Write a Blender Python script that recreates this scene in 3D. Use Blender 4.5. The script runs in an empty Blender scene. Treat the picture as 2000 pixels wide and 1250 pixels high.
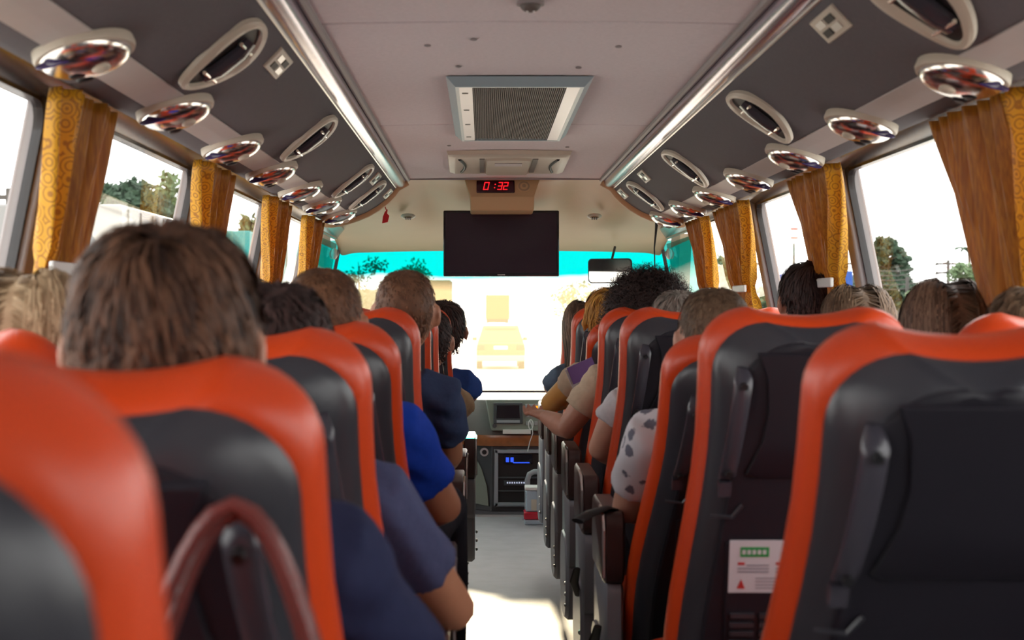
import bpy, bmesh, math, random
import numpy as np
from mathutils import Vector, Matrix, noise

random.seed(7)
R = math.radians
PI = math.pi
C = bpy.context.scene.collection
scene = bpy.context.scene

# ------------------------------------------------------------------ camera
F = 2778.0                      # focal length in pixels of the 2000 x 1250 frame
VX, VY = 944.0, 600.0           # where the bus axis vanishes
HC = 1.28                       # camera height over the aisle floor
BC = 0.11                       # bus centre line
cam_d = bpy.data.cameras.new('camera')
cam = bpy.data.objects.new('camera', cam_d)
C.objects.link(cam)
cam.location = (0, 0, HC)
cam.rotation_euler = (R(90), 0, 0)
cam_d.sensor_width = 36
cam_d.lens = F / 2000 * 36
cam_d.shift_x = (1000 - VX) / 2000
cam_d.shift_y = (VY - 625) / 2000
cam_d.clip_start = 0.02
cam_d.clip_end = 2000
cam_d.dof.use_dof = True
cam_d.dof.focus_distance = 6.2
cam_d.dof.aperture_fstop = 5.6
scene.camera = cam

# ------------------------------------------------------------------ light
w = bpy.data.worlds.new('sky'); scene.world = w
w.use_nodes = True
bg = w.node_tree.nodes['Background']
bg.inputs[0].default_value = (1.0, 0.98, 0.965, 1)
bg.inputs[1].default_value = 4.2
sun_d = bpy.data.lights.new('sun', 'SUN')
sun_d.energy = 6.0
sun_d.color = (1.0, 0.83, 0.55)
sun_d.angle = R(3)
sun = bpy.data.objects.new('sun', sun_d); C.objects.link(sun)
sun.rotation_euler = Vector((0.02, -1, -0.24)).to_track_quat('-Z', 'Y').to_euler()
scene.view_settings.view_transform = 'Standard'
scene.view_settings.look = 'None'
scene.view_settings.gamma = 1
scene.view_settings.use_curve_mapping = False
scene.view_settings.exposure = 0.0


def px(x, y, Z):
    return Vector(((x - VX) / F * Z, Z, HC - (y - VY) / F * Z))


# ------------------------------------------------------------------ materials
M = {}


def mat(name, col, rough=0.5, metal=0.0, var=0.0, scale=40.0, bump=0.0, bscale=None, coat=0.0, spec=0.5, emit=None, es=1.0, tint=None):
    m = bpy.data.materials.new(name); m.use_nodes = True
    nt = m.node_tree; b = nt.nodes['Principled BSDF']
    b.inputs['Base Color'].default_value = (*col, 1)
    b.inputs['Roughness'].default_value = rough
    b.inputs['Metallic'].default_value = metal
    b.inputs['Coat Weight'].default_value = coat
    b.inputs['Coat Roughness'].default_value = 0.15
    b.inputs['Specular IOR Level'].default_value = spec
    tc = nt.nodes.new('ShaderNodeTexCoord')
    if var > 0:
        n = nt.nodes.new('ShaderNodeTexNoise'); n.inputs['Scale'].default_value = scale; n.inputs['Detail'].default_value = 4
        nt.links.new(tc.outputs['Object'], n.inputs['Vector'])
        mx = nt.nodes.new('ShaderNodeMix'); mx.data_type = 'RGBA'
        c2 = tint or tuple(c * (1 - var) for c in col)
        c1 = tuple(min(1, c * (1 + var * 0.6)) for c in col)
        mx.inputs[6].default_value = (*c1, 1); mx.inputs[7].default_value = (*c2, 1)
        nt.links.new(n.outputs['Fac'], mx.inputs[0])
        nt.links.new(mx.outputs[2], b.inputs['Base Color'])
    if bump > 0:
        n2 = nt.nodes.new('ShaderNodeTexNoise'); n2.inputs['Scale'].default_value = bscale or scale; n2.inputs['Detail'].default_value = 3
        nt.links.new(tc.outputs['Object'], n2.inputs['Vector'])
        bp = nt.nodes.new('ShaderNodeBump'); bp.inputs['Strength'].default_value = bump; bp.inputs['Distance'].default_value = 0.01
        nt.links.new(n2.outputs['Fac'], bp.inputs['Height'])
        nt.links.new(bp.outputs['Normal'], b.inputs['Normal'])
    if emit:
        b.inputs['Emission Color'].default_value = (*emit, 1)
        b.inputs['Emission Strength'].default_value = es
    M[name] = m
    return m


mat('ceiling', (0.80, 0.745, 0.765), 0.8, var=0.12, scale=90, bump=0.15, bscale=600)
mat('rack_fabric', (0.115, 0.108, 0.122), 0.75, var=0.2, scale=120, bump=0.3, bscale=500)
mat('rack_plate', (0.52, 0.495, 0.48), 0.45, var=0.05)
mat('cove', (0.42, 0.39, 0.47), 0.17, metal=0.75, bump=0.02, bscale=14)
mat('ledge', (0.30, 0.28, 0.285), 0.5)
mat('chrome', (0.94, 0.91, 0.87), 0.19, metal=1.0, bump=0.03, bscale=35)
mat('cream', (0.56, 0.51, 0.42), 0.4, var=0.05)
mat('violet', (0.05, 0.03, 0.16), 0.25)
mat('beige', (0.56, 0.385, 0.21), 0.5, var=0.06, scale=8)
mat('beige_grey', (0.36, 0.27, 0.17), 0.55)
mat('wall', (0.34, 0.32, 0.31), 0.6, var=0.06)
mat('pillar', (0.36, 0.33, 0.33), 0.55)
mat('frit', (0.02, 0.017, 0.018), 0.18)
mat('rubber', (0.018, 0.016, 0.018), 0.5)
mat('floor', (0.34, 0.33, 0.36), 0.45, var=0.25, scale=9, bump=0.05, bscale=40, tint=(0.26, 0.25, 0.27))
mat('platform', (0.24, 0.235, 0.25), 0.45, var=0.2, scale=12)
mat('metal', (0.72, 0.70, 0.68), 0.28, metal=1.0)
mat('orange', (0.62, 0.052, 0.003), 0.40, var=0.08, scale=6, bump=0.08, bscale=260, coat=0.10)
mat('shell', (0.011, 0.0095, 0.016), 0.46, var=0.1, scale=200, bump=0.12, bscale=700, spec=0.35)
mat('shell_rim', (0.036, 0.036, 0.045), 0.30, bump=0.05, bscale=500)
mat('handle', (0.045, 0.042, 0.055), 0.22)
mat('black', (0.006, 0.006, 0.008), 0.5)
mat('black_gloss', (0.012, 0.009, 0.016), 0.09)
mat('grey_plastic', (0.30, 0.315, 0.35), 0.38)
mat('armrest', (0.055, 0.024, 0.022), 0.35)
mat('white_card', (0.62, 0.58, 0.62), 0.35)
mat('card_green', (0.02, 0.30, 0.07), 0.4)
mat('card_red', (0.5, 0.03, 0.03), 0.4)
mat('card_ink', (0.28, 0.26, 0.3), 0.5)
mat('leather', (0.16, 0.035, 0.03), 0.3, var=0.25, scale=30, bump=0.15, bscale=150)
mat('white', (0.72, 0.72, 0.70), 0.4)
mat('grille', (0.13, 0.11, 0.10), 0.5)
mat('grille_back', (0.05, 0.042, 0.04), 0.7)
mat('alu', (0.60, 0.58, 0.62), 0.3, metal=0.5)
mat('alu_blue', (0.36, 0.47, 0.52), 0.35, metal=0.2)
mat('red_led', (0.3, 0, 0), 0.4, emit=(1, 0.012, 0.02), es=1.6)
mat('clock_glass', (0.03, 0.006, 0.012), 0.12)
mat('screen', (0.024, 0.010, 0.022), 0.12, var=0.0)
mat('dash', (0.10, 0.092, 0.085), 0.5, var=0.1, scale=60, bump=0.1, bscale=300)
mat('dash_dark', (0.05, 0.052, 0.06), 0.45)
mat('dash_green', (0.21, 0.235, 0.20), 0.4)
mat('wood', (0.32, 0.10, 0.025), 0.25, var=0.5, scale=25, coat=0.5)
mat('amber_led', (0.3, 0.1, 0), 0.4, emit=(1, 0.30, 0.01), es=1.6)
mat('blue_led', (0.0, 0.02, 0.2), 0.4, emit=(0.03, 0.10, 1.0), es=1.2)
mat('white_led', (0.5, 0.5, 0.6), 0.4, emit=(0.7, 0.75, 1), es=0.6)
mat('clear_plastic', (0.42, 0.52, 0.62), 0.15)
mat('red_plastic', (0.55, 0.015, 0.04), 0.25)
mat('mirror', (0.95, 0.95, 0.95), 0.02, metal=1.0)
mat('purple', (0.22, 0.12, 0.36), 0.5)
mat('red_tag', (0.6, 0.01, 0.02), 0.4)
mat('road', (0.52, 0.50, 0.48), 0.9, var=0.15, scale=2)
mat('ground', (0.58, 0.55, 0.50), 0.95, var=0.3, scale=0.4)
mat('concrete', (0.15, 0.145, 0.135), 0.9, var=0.15, scale=1)
mat('bark', (0.12, 0.085, 0.06), 0.9, var=0.3, scale=8)
mat('leaf', (0.035, 0.075, 0.04), 0.7, var=0.5, scale=1.5)
mat('leaf_pale', (0.10, 0.16, 0.07), 0.7, var=0.4, scale=1.5)
mat('car_paint', (0.15, 0.095, 0.035), 0.25, metal=0.3, coat=0.6)
mat('car_glass', (0.07, 0.05, 0.02), 0.05)
mat('tail_lamp', (0.5, 0.06, 0.03), 0.2)
mat('tyre', (0.03, 0.03, 0.03), 0.8)
mat('truck_white', (0.22, 0.22, 0.215), 0.4)
mat('truck_teal', (0.004, 0.24, 0.23), 0.4)
mat('truck_yellow', (0.14, 0.08, 0.018), 0.5)
mat('pole', (0.07, 0.065, 0.06), 0.8)
mat('skin_pale', (0.56, 0.30, 0.21), 0.48, var=0.12, scale=25, bump=0.05, bscale=200)
mat('skin_tan', (0.46, 0.21, 0.12), 0.48, var=0.12, scale=25, bump=0.05, bscale=200)
mat('skin_sunlit', (0.72, 0.37, 0.10), 0.48, var=0.12, scale=25)  # warm sunlight put into the skin colour of one passenger
mat('eye_white', (0.8, 0.78, 0.75), 0.2)
mat('eye_dark', (0.04, 0.025, 0.02), 0.2)
for nm, c in (('navy', (0.018, 0.022, 0.062)), ('heather', (0.065, 0.075, 0.155)), ('royal', (0.008, 0.05, 0.42)), ('slate', (0.035, 0.055, 0.12)),
              ('sand', (0.42, 0.31, 0.19)), ('blue', (0.03, 0.08, 0.30)), ('cream_cloth', (0.62, 0.50, 0.36)), ('denim', (0.10, 0.14, 0.20)),
              ('grey_cloth', (0.20, 0.20, 0.21)), ('white_cloth', (0.60, 0.58, 0.60)), ('black_cloth', (0.014, 0.012, 0.018)),
              ('brown_cloth', (0.09, 0.06, 0.045)), ('rose_cloth', (0.30, 0.12, 0.12)), ('green_cloth', (0.06, 0.11, 0.07)), ('shoe', (0.03, 0.03, 0.03))):
    mat(nm, c, 0.85, var=0.18, scale=60, bump=0.35, bscale=28, spec=0.2)


def printed_cloth():
    m = mat('leaf_print', (0.62, 0.60, 0.63), 0.85)
    nt = m.node_tree; b = nt.nodes['Principled BSDF']
    tc = nt.nodes.new('ShaderNodeTexCoord')
    v = nt.nodes.new('ShaderNodeTexVoronoi'); v.inputs['Scale'].default_value = 19; v.inputs['Randomness'].default_value = 0.8
    n = nt.nodes.new('ShaderNodeTexNoise'); n.inputs['Scale'].default_value = 60
    r = nt.nodes.new('ShaderNodeMath'); r.operation = 'ADD'
    r2 = nt.nodes.new('ShaderNodeMath'); r2.operation = 'MULTIPLY'; r2.inputs[1].default_value = 0.45
    cr = nt.nodes.new('ShaderNodeValToRGB')
    cr.color_ramp.elements[0].position = 0.50; cr.color_ramp.elements[0].color = (0.13, 0.13, 0.17, 1)
    cr.color_ramp.elements[1].position = 0.55; cr.color_ramp.elements[1].color = (0.62, 0.60, 0.63, 1)
    nt.links.new(tc.outputs['Object'], v.inputs['Vector']); nt.links.new(tc.outputs['Object'], n.inputs['Vector'])
    nt.links.new(n.outputs['Fac'], r2.inputs[0]); nt.links.new(v.outputs['Distance'], r.inputs[0]); nt.links.new(r2.outputs[0], r.inputs[1])
    nt.links.new(r.outputs[0], cr.inputs[0]); nt.links.new(cr.outputs[0], b.inputs['Base Color'])


printed_cloth()


def curtain_mat(name, brocade):
    m = bpy.data.materials.new(name); m.use_nodes = True
    nt = m.node_tree; b = nt.nodes['Principled BSDF']; out = nt.nodes['Material Output']
    tc = nt.nodes.new('ShaderNodeTexCoord')
    cr = nt.nodes.new('ShaderNodeValToRGB')
    if brocade:
        v = nt.nodes.new('ShaderNodeTexVoronoi'); v.inputs['Scale'].default_value = 30; v.inputs['Randomness'].default_value = 0.35
        mu = nt.nodes.new('ShaderNodeMath'); mu.operation = 'MULTIPLY'; mu.inputs[1].default_value = 26
        sn = nt.nodes.new('ShaderNodeMath'); sn.operation = 'SINE'
        nt.links.new(tc.outputs['Object'], v.inputs['Vector']); nt.links.new(v.outputs['Distance'], mu.inputs[0]); nt.links.new(mu.outputs[0], sn.inputs[0])
        nt.links.new(sn.outputs[0], cr.inputs[0])
        cr.color_ramp.elements[0].position = 0.35; cr.color_ramp.elements[0].color = (0.80, 0.42, 0.015, 1)
        cr.color_ramp.elements[1].position = 0.8; cr.color_ramp.elements[1].color = (0.46, 0.19, 0.008, 1)
    else:
        mp = nt.nodes.new('ShaderNodeMapping'); mp.inputs['Scale'].default_value = (170, 170, 3)
        n = nt.nodes.new('ShaderNodeTexNoise'); n.inputs['Scale'].default_value = 1.0; n.inputs['Detail'].default_value = 5
        nt.links.new(tc.outputs['Object'], mp.inputs['Vector']); nt.links.new(mp.outputs[0], n.inputs['Vector']); nt.links.new(n.outputs['Fac'], cr.inputs[0])
        cr.color_ramp.elements[0].position = 0.35; cr.color_ramp.elements[0].color = (0.36, 0.125, 0.005, 1)
        cr.color_ramp.elements[1].position = 0.7; cr.color_ramp.elements[1].color = (0.58, 0.25, 0.012, 1)
    nt.links.new(cr.outputs[0], b.inputs['Base Color'])
    b.inputs['Roughness'].default_value = 0.45
    b.inputs['Sheen Weight'].default_value = 0.3
    tr = nt.nodes.new('ShaderNodeBsdfTranslucent')
    nt.links.new(cr.outputs[0], tr.inputs['Color'])
    mx = nt.nodes.new('ShaderNodeMixShader'); mx.inputs[0].default_value = 0.32
    nt.links.new(b.outputs[0], mx.inputs[1]); nt.links.new(tr.outputs[0], mx.inputs[2]); nt.links.new(mx.outputs[0], out.inputs['Surface'])
    M[name] = m


curtain_mat('curtain', False)
curtain_mat('brocade', True)


def glass_mat(name, tint=(0.95, 0.97, 0.96), gloss=1.0, veil=0.0, veil_col=(1, 0.85, 0.6), band=None):
    m = bpy.data.materials.new(name); m.use_nodes = True
    nt = m.node_tree
    for n in list(nt.nodes):
        if n.type != 'OUTPUT_MATERIAL': nt.nodes.remove(n)
    out = nt.nodes['Material Output']
    t = nt.nodes.new('ShaderNodeBsdfTransparent'); t.inputs[0].default_value = (*tint, 1)
    g = nt.nodes.new('ShaderNodeBsdfGlossy'); g.inputs['Roughness'].default_value = 0.01
    lw = nt.nodes.new('ShaderNodeLayerWeight'); lw.inputs[0].default_value = 0.5
    pw = nt.nodes.new('ShaderNodeMath'); pw.operation = 'POWER'; pw.inputs[1].default_value = 5
    ml = nt.nodes.new('ShaderNodeMath'); ml.operation = 'MULTIPLY_ADD'; ml.inputs[1].default_value = 0.85 * gloss; ml.inputs[2].default_value = 0.05 * gloss
    nt.links.new(lw.outputs['Facing'], pw.inputs[0]); nt.links.new(pw.outputs[0], ml.inputs[0])
    mx = nt.nodes.new('ShaderNodeMixShader')
    nt.links.new(ml.outputs[0], mx.inputs[0]); nt.links.new(t.outputs[0], mx.inputs[1]); nt.links.new(g.outputs[0], mx.inputs[2])
    last = mx
    if band:
        tc = nt.nodes.new('ShaderNodeTexCoord'); sp = nt.nodes.new('ShaderNodeSeparateXYZ')
        nt.links.new(tc.outputs['Object'], sp.inputs[0])
        mr = nt.nodes.new('ShaderNodeMapRange'); mr.inputs['From Min'].default_value = band[0]; mr.inputs['From Max'].default_value = band[1]
        n = nt.nodes.new('ShaderNodeTexNoise'); n.inputs['Scale'].default_value = 3
        nt.links.new(tc.outputs['Object'], n.inputs['Vector'])
        ad = nt.nodes.new('ShaderNodeMath'); ad.operation = 'MULTIPLY_ADD'; ad.inputs[1].default_value = 0.06
        nt.links.new(n.outputs['Fac'], ad.inputs[0]); nt.links.new(sp.outputs['Z'], ad.inputs[2])
        nt.links.new(ad.outputs[0], mr.inputs['Value'])
        mc = nt.nodes.new('ShaderNodeMix'); mc.data_type = 'RGBA'
        mc.inputs[6].default_value = (*tint, 1); mc.inputs[7].default_value = (*band[2], 1)
        nt.links.new(mr.outputs[0], mc.inputs[0]); nt.links.new(mc.outputs[2], t.inputs[0])
    if veil:
        d = nt.nodes.new('ShaderNodeBsdfTranslucent'); d.inputs[0].default_value = (*veil_col, 1)  # translucent layer that puts haze and glare into the glass
        m2 = nt.nodes.new('ShaderNodeMixShader'); m2.inputs[0].default_value = veil
        if band:
            inv = nt.nodes.new('ShaderNodeMath'); inv.operation = 'MULTIPLY_ADD'; inv.inputs[1].default_value = -veil; inv.inputs[2].default_value = veil
            nt.links.new(mr.outputs[0], inv.inputs[0]); nt.links.new(inv.outputs[0], m2.inputs[0])
        nt.links.new(last.outputs[0], m2.inputs[1]); nt.links.new(d.outputs[0], m2.inputs[2])
        last = m2
    nt.links.new(last.outputs[0], out.inputs['Surface'])
    M[name] = m


glass_mat('side_glass')
glass_mat('windshield', (1, 1, 1), 0.4, veil=0.16, veil_col=(1, 0.80, 0.46), band=(1.42, 1.52, (0.0, 0.25, 0.23)))  # warm translucent layer stands in for haze and glare over the road ahead
glass_mat('cyan_glass', (0.03, 0.30, 0.28), 0.6)


def hair_mat(name, dark, light):
    m = bpy.data.materials.new(name); m.use_nodes = True
    nt = m.node_tree; b = nt.nodes['Principled BSDF']
    a = nt.nodes.new('ShaderNodeAttribute'); a.attribute_name = 'tone'
    mx = nt.nodes.new('ShaderNodeMix'); mx.data_type = 'RGBA'
    mx.inputs[6].default_value = (*dark, 1); mx.inputs[7].default_value = (*light, 1)
    nt.links.new(a.outputs['Fac'], mx.inputs[0]); nt.links.new(mx.outputs[2], b.inputs['Base Color'])
    b.inputs['Roughness'].default_value = 0.55
    b.inputs['Specular IOR Level'].default_value = 0.3
    M[name] = m


hair_mat('hair_brown', (0.014, 0.006, 0.0045), (0.17, 0.082, 0.047))
hair_mat('hair_dark', (0.012, 0.007, 0.007), (0.075, 0.042, 0.038))
hair_mat('hair_blonde', (0.28, 0.17, 0.09), (0.62, 0.45, 0.28))
hair_mat('hair_buzz', (0.075, 0.034, 0.018), (0.22, 0.105, 0.055))
hair_mat('hair_sandy', (0.075, 0.043, 0.025), (0.22, 0.14, 0.085))
hair_mat('hair_grey', (0.14, 0.115, 0.095), (0.36, 0.31, 0.27))
hair_mat('hair_gold', (0.30, 0.12, 0.02), (0.65, 0.33, 0.06))
hair_mat('hair_chestnut', (0.08, 0.045, 0.03), (0.28, 0.17, 0.11))


# ------------------------------------------------------------------ mesh helpers
class MB:
    def __init__(self): self.v = []; self.f = []

    def add(self, vs, fs):
        o = len(self.v); self.v += [tuple(p) for p in vs]; self.f += [tuple(i + o for i in f) for f in fs]; return self

    def box(self, x0, x1, y0, y1, z0, z1):
        vs = [(x, y, z) for z in (z0, z1) for y in (y0, y1) for x in (x0, x1)]
        return self.add(vs, [(0, 2, 3, 1), (4, 5, 7, 6), (0, 1, 5, 4), (2, 6, 7, 3), (0, 4, 6, 2), (1, 3, 7, 5)])

    def loft(self, rings, closed=True, caps=True):
        n = len(rings[0]); vs = [p for r in rings for p in r]; fs = []
        for i in range(len(rings) - 1):
            for j in range(n if closed else n - 1):
                k = (j + 1) % n
                fs.append((i * n + j, i * n + k, (i + 1) * n + k, (i + 1) * n + j))
        if caps and closed:
            fs.append(tuple(range(n - 1, -1, -1)))
            fs.append(tuple((len(rings) - 1) * n + j for j in range(n)))
        return self.add(vs, fs)

    def tube(self, path, rad, n=10, caps=True, flat=None, up=None):
        path = [Vector(p) for p in path]
        if not hasattr(rad, '__len__'): rad = [rad] * len(path)
        rings = []; prev = None
        for i, p in enumerate(path):
            a = path[max(0, i - 1)]; b = path[min(len(path) - 1, i + 1)]
            d = (b - a).normalized()
            if prev is None:
                u = Vector(up) if up else (Vector((0, 0, 1)) if abs(d.z) < 0.9 else Vector((1, 0, 0)))
                u = (u - d * u.dot(d)).normalized()
            else:
                u = (prev - d * prev.dot(d)).normalized()
            prev = u; s = d.cross(u)
            fl = flat if flat else 1.0
            rings.append([p + (u * math.cos(2 * PI * k / n) * fl + s * math.sin(2 * PI * k / n)) * rad[i] for k in range(n)])
        return self.loft(rings, True, caps)

    def ell(self, c, r, nu=20, nv=14, fn=None, rot=None):
        c = Vector(c); vs = []; fs = []
        for i in range(nv + 1):
            th = PI * i / nv
            for j in range(nu):
                ph = 2 * PI * j / nu
                d = Vector((math.sin(th) * math.cos(ph), math.sin(th) * math.sin(ph), math.cos(th)))
                p = Vector((d.x * r[0], d.y * r[1], d.z * r[2]))
                if fn: p = fn(d, p)
                if rot: p = rot @ p
                vs.append(c + p)
        for i in range(nv):
            for j in range(nu):
                k = (j + 1) % nu
                fs.append((i * nu + j, (i + 1) * nu + j, (i + 1) * nu + k, i * nu + k))
        return self.add(vs, fs)

    def prism(self, poly, a, b, axis='y'):
        # poly: 2D points; axis = extrusion axis
        def P(p, t):
            return {'y': (p[0], t, p[1]), 'x': (t, p[0], p[1]), 'z': (p[0], p[1], t)}[axis]
        return self.loft([[P(p, a) for p in poly], [P(p, b) for p in poly]])

    def mesh(self, name, smooth=True, doubles=True):
        me = bpy.data.meshes.new(name)
        me.from_pydata([tuple(p) for p in self.v], [], self.f)
        bm = bmesh.new(); bm.from_mesh(me)
        if doubles: bmesh.ops.remove_doubles(bm, verts=bm.verts, dist=1e-6)
        bmesh.ops.recalc_face_normals(bm, faces=bm.faces)
        bm.to_mesh(me); bm.free()
        if smooth:
            me.polygons.foreach_set('use_smooth', [True] * len(me.polygons))
            try: me.set_sharp_from_angle(angle=R(38))
            except Exception: pass
        return me

    def obj(self, name, m, parent=None, loc=(0, 0, 0), rot=(0, 0, 0), smooth=True, bevel=0, seg=2):
        me = self.mesh(name, smooth)
        return put(name, me, m, parent, loc, rot, bevel, seg)


def put(name, me, m, parent=None, loc=(0, 0, 0), rot=(0, 0, 0), bevel=0, seg=2):
    if m and not len(me.materials): me.materials.append(M[m] if isinstance(m, str) else m)
    o = bpy.data.objects.new(name, me); C.objects.link(o)
    o.location = loc; o.rotation_euler = rot
    if parent: o.parent = parent
    if bevel:
        b = o.modifiers.new('bevel', 'BEVEL'); b.width = bevel; b.segments = seg; b.limit_method = 'ANGLE'; b.angle_limit = R(40)
    return o


def thing(name, label, cat, loc=(0, 0, 0), rot=(0, 0, 0), group=None, kind=None):
    o = bpy.data.objects.new(name, None); C.objects.link(o)
    o.empty_display_size = 0.05
    o.location = loc; o.rotation_euler = rot
    o['label'] = label; o['category'] = cat
    if group: o['group'] = group
    if kind: o['kind'] = kind
    return o


def tag(o, label, cat, group=None, kind=None):
    o['label'] = label; o['category'] = cat
    if group: o['group'] = group
    if kind: o['kind'] = kind
    return o


def struct(o, label, cat):
    o['kind'] = 'structure'; o['label'] = label; o['category'] = cat
    return o


ORD = ['first', 'second', 'third', 'fourth', 'fifth', 'sixth', 'seventh', 'eighth', 'ninth', 'tenth']
SN = {-1: 'left', 1: 'right'}


def SX(side, half): return BC + side * half


def wall_half(z):       # inner wall line, leaning in towards the roof
    if z < 1.0: return 1.125
    return 1.125 - (z - 1.0) * 0.138 / 0.70


# ================================================================== BUS SHELL
Y0, Y1, YF = -1.6, 7.30, 9.35      # rear wall, front edge of the passenger ceiling, windscreen foot
CZ = 1.94

fl = MB().box(BC - 1.125, BC + 1.125, Y0, 8.70, -0.06, 0.0).obj('floor', 'floor')
struct(fl, 'grey vinyl floor of the bus aisle', 'floor')
fw = MB().box(BC - 1.125, BC + 1.125, 8.71, YF + 0.15, -0.20, -0.14).obj('floor', 'dash_dark')
struct(fw, 'dark sunken floor in front of the driver console', 'floor')
t = MB().box(BC - 1.125, BC + 1.125, 8.685, 8.71, -0.14, 0.012).obj('trim_1', 'metal')
struct(t, 'pale metal edge where the aisle floor ends at the console', 'trim')
for s in (-1, 1):
    m = MB()
    xa, xb = SX(s, 0.345), SX(s, 1.12)
    m.box(min(xa, xb), max(xa, xb), Y0 + 0.01, 8.2, 0.001, 0.10)
    p = m.obj('seat_platform', 'platform')
    struct(p, f'low grey platform under the {SN[s]} seats', 'platform')
    e = MB(); xe = SX(s, 0.34)
    e.box(xe - 0.008, xe + 0.008, Y0 + 0.01, 8.2, 0.001, 0.014)
    e.box(xe - 0.006 + s * 0.012, xe + 0.006 + s * 0.012, Y0 + 0.01, 8.2, 0.085, 0.108)
    struct(e.obj(f'trim_{3 + (s + 1) // 2}', 'metal'), f'bright metal rail along the {SN[s]} edge of the aisle floor', 'trim')

# unseen roof slab added to keep sky light out; rear wall
struct(MB().box(BC - 1.16, BC + 1.16, Y0 - 0.05, 9.0, 2.04, 2.09).obj('roof', 'ledge'), 'unseen outer roof slab added above the ceiling panels to block sky light', 'roof')
wr = MB().box(BC - 1.16, BC + 1.16, Y0 - 0.06, Y0, -0.2, 2.04).obj('wall_rear', 'wall')
struct(wr, 'plain grey rear wall of the bus', 'wall')

# ceiling: backing and fabric panels with open joints
cb = MB().box(BC - 0.56, BC + 0.56, Y0, Y1, CZ + 0.012, CZ + 0.03).obj('ceiling', 'rubber')
struct(cb, 'grey fabric ceiling of the bus in wide panels', 'ceiling')
joints = [Y0, 0.2, 1.6, 3.31, 5.16, Y1]
for a, b in zip(joints[:-1], joints[1:]):
    m = MB(); n = 12; top = []; bot = []
    for i in range(n + 1):
        x = -0.505 + 1.01 * i / n
        z = CZ + 0.004 - 0.006 * (abs(x) / 0.505) ** 2
        bot.append((BC + x, z)); top.append((BC + x, CZ + 0.012))
    m.prism(bot + top[::-1], a + 0.009, b - 0.009)
    m.obj('ceiling_panel', 'ceiling', cb, bevel=0.003)
for q in ((835, 90), (925, 78), (895, 131), (1130, 133), (1208, 92), (877, 285), (1108, 288)):
    Z = (CZ - HC) * F / (VY - q[1]); p = px(q[0], q[1], Z)
    MB().ell((0, 0, 0), (0.009, 0.013, 0.003), 12, 6).obj('ceiling_button', 'ledge', cb, (p.x, p.y, CZ + 0.001))

# side walls
PIL = {-1: [-0.05, 1.44, 2.93, 4.42, 5.90, 7.32], 1: [-0.05, 1.44, 2.92, 4.38, 5.82, 7.30]}
WT, WB = 1.70, 0.98
win_no = 0
for s in (-1, 1):
    def P(half, z, y, off=0.0): return (SX(s, half + off), y, z)
    m = MB()
    prof = [(1.125, -0.02), (1.125, 0.98), (wall_half(1.02), 1.02)]
    ring = lambda y: [P(h, z, y) for h, z in prof] + [P(h + 0.06, z, y) for h, z in prof[::-1]]
    m.loft([ring(Y0), ring(9.25)])
    wl = m.obj(f'wall_{SN[s]}', 'wall')
    struct(wl, f'grey lower side wall under the {SN[s]} windows', 'wall')
    # band over the windows (dark printed edge of the glass shows below the rack)
    m = MB()
    pr = [(0.925, 1.738), (wall_half(WT), WT), (wall_half(WT) + 0.05, WT), (wall_half(WT) + 0.06, 2.05), (0.925, 2.05)]
    m.loft([[P(h, z, y) for h, z in pr] for y in (Y0, 9.05)])
    m.obj('window_header', 'frit', wl)
    ys = PIL[s]
    for i, y in enumerate(ys):
        m = MB()
        rings = []
        for z in (1.0, 1.25, 1.5, WT + 0.01):
            h = wall_half(z)
            rings.append([P(h - 0.012, z, y - 0.04), P(h - 0.012, z, y + 0.04), P(h + 0.05, z, y + 0.045), P(h + 0.05, z, y - 0.045)])
        m.loft(rings); m.obj('window_pillar', 'pillar', wl, bevel=0.006)
    bounds = [Y0] + ys + [8.95]
    for a, b in zip(bounds[:-1], bounds[1:]):
        win_no += 1
        ya, yb = a + 0.04, b - 0.04
        if a == Y0: ya = a + 0.02
        # rubber gasket with rounded corners round the pane
        cxy, czz = (ya + yb) / 2, (WT + 1.0) / 2
        hw, hh = (yb - ya) / 2, (WT - 1.0) / 2 + 0.005

        def rr(ins, rad, half_off):
            out = []
            for cx, cz, a0 in ((1, 1, 0), (-1, 1, 90), (-1, -1, 180), (1, -1, 270)):
                for k in range(7):
                    an = R(a0 + 90 * k / 6)
                    yy = cxy + cx * (hw - ins - rad) + rad * math.cos(an); zz = czz + cz * (hh - ins - rad) + rad * math.sin(an)
                    out.append(P(wall_half(zz), zz, yy, half_off))
            return out
        g = MB()
        rings = [rr(0, 0.02, 0.004), rr(0, 0.02, 0.024), rr(0.013, 0.055, 0.024), rr(0.013, 0.055, 0.004), rr(0, 0.02, 0.004)]
        g.loft(rings, True, False)
        wn = g.obj(f'window_{win_no}', 'frit')
        struct(wn, f'{ORD[len([1 for q in bounds if q <= a]) - 1]} {SN[s]} side window from the back of the bus with dark rounded edge', 'window')
        g = MB(); g.add(rr(0.008, 0.05, 0.016), [tuple(range(28))])
        g.obj('pane', 'side_glass', wn, smooth=False)

# ------------------------------------------------------------------ luggage racks with cove moulding
FACE = [(0.553, 1.895), (0.578, 1.862), (0.612, 1.828), (0.655, 1.795), (0.705, 1.766), (0.758, 1.744), (0.80, 1.730), (0.849, 1.717), (0.890, 1.711), (0.912, 1.712), (0.924, 1.722), (0.926, 1.745)]


def face_at(u):         # u in metres along FACE from its upper end
    d = 0
    for (a, b) in zip(FACE[:-1], FACE[1:]):
        l = math.hypot(b[0] - a[0], b[1] - a[1])
        if d + l >= u:
            k = (u - d) / l
            return (a[0] + (b[0] - a[0]) * k, a[1] + (b[1] - a[1]) * k), ((b[0] - a[0]) / l, (b[1] - a[1]) / l)
        d += l


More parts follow.
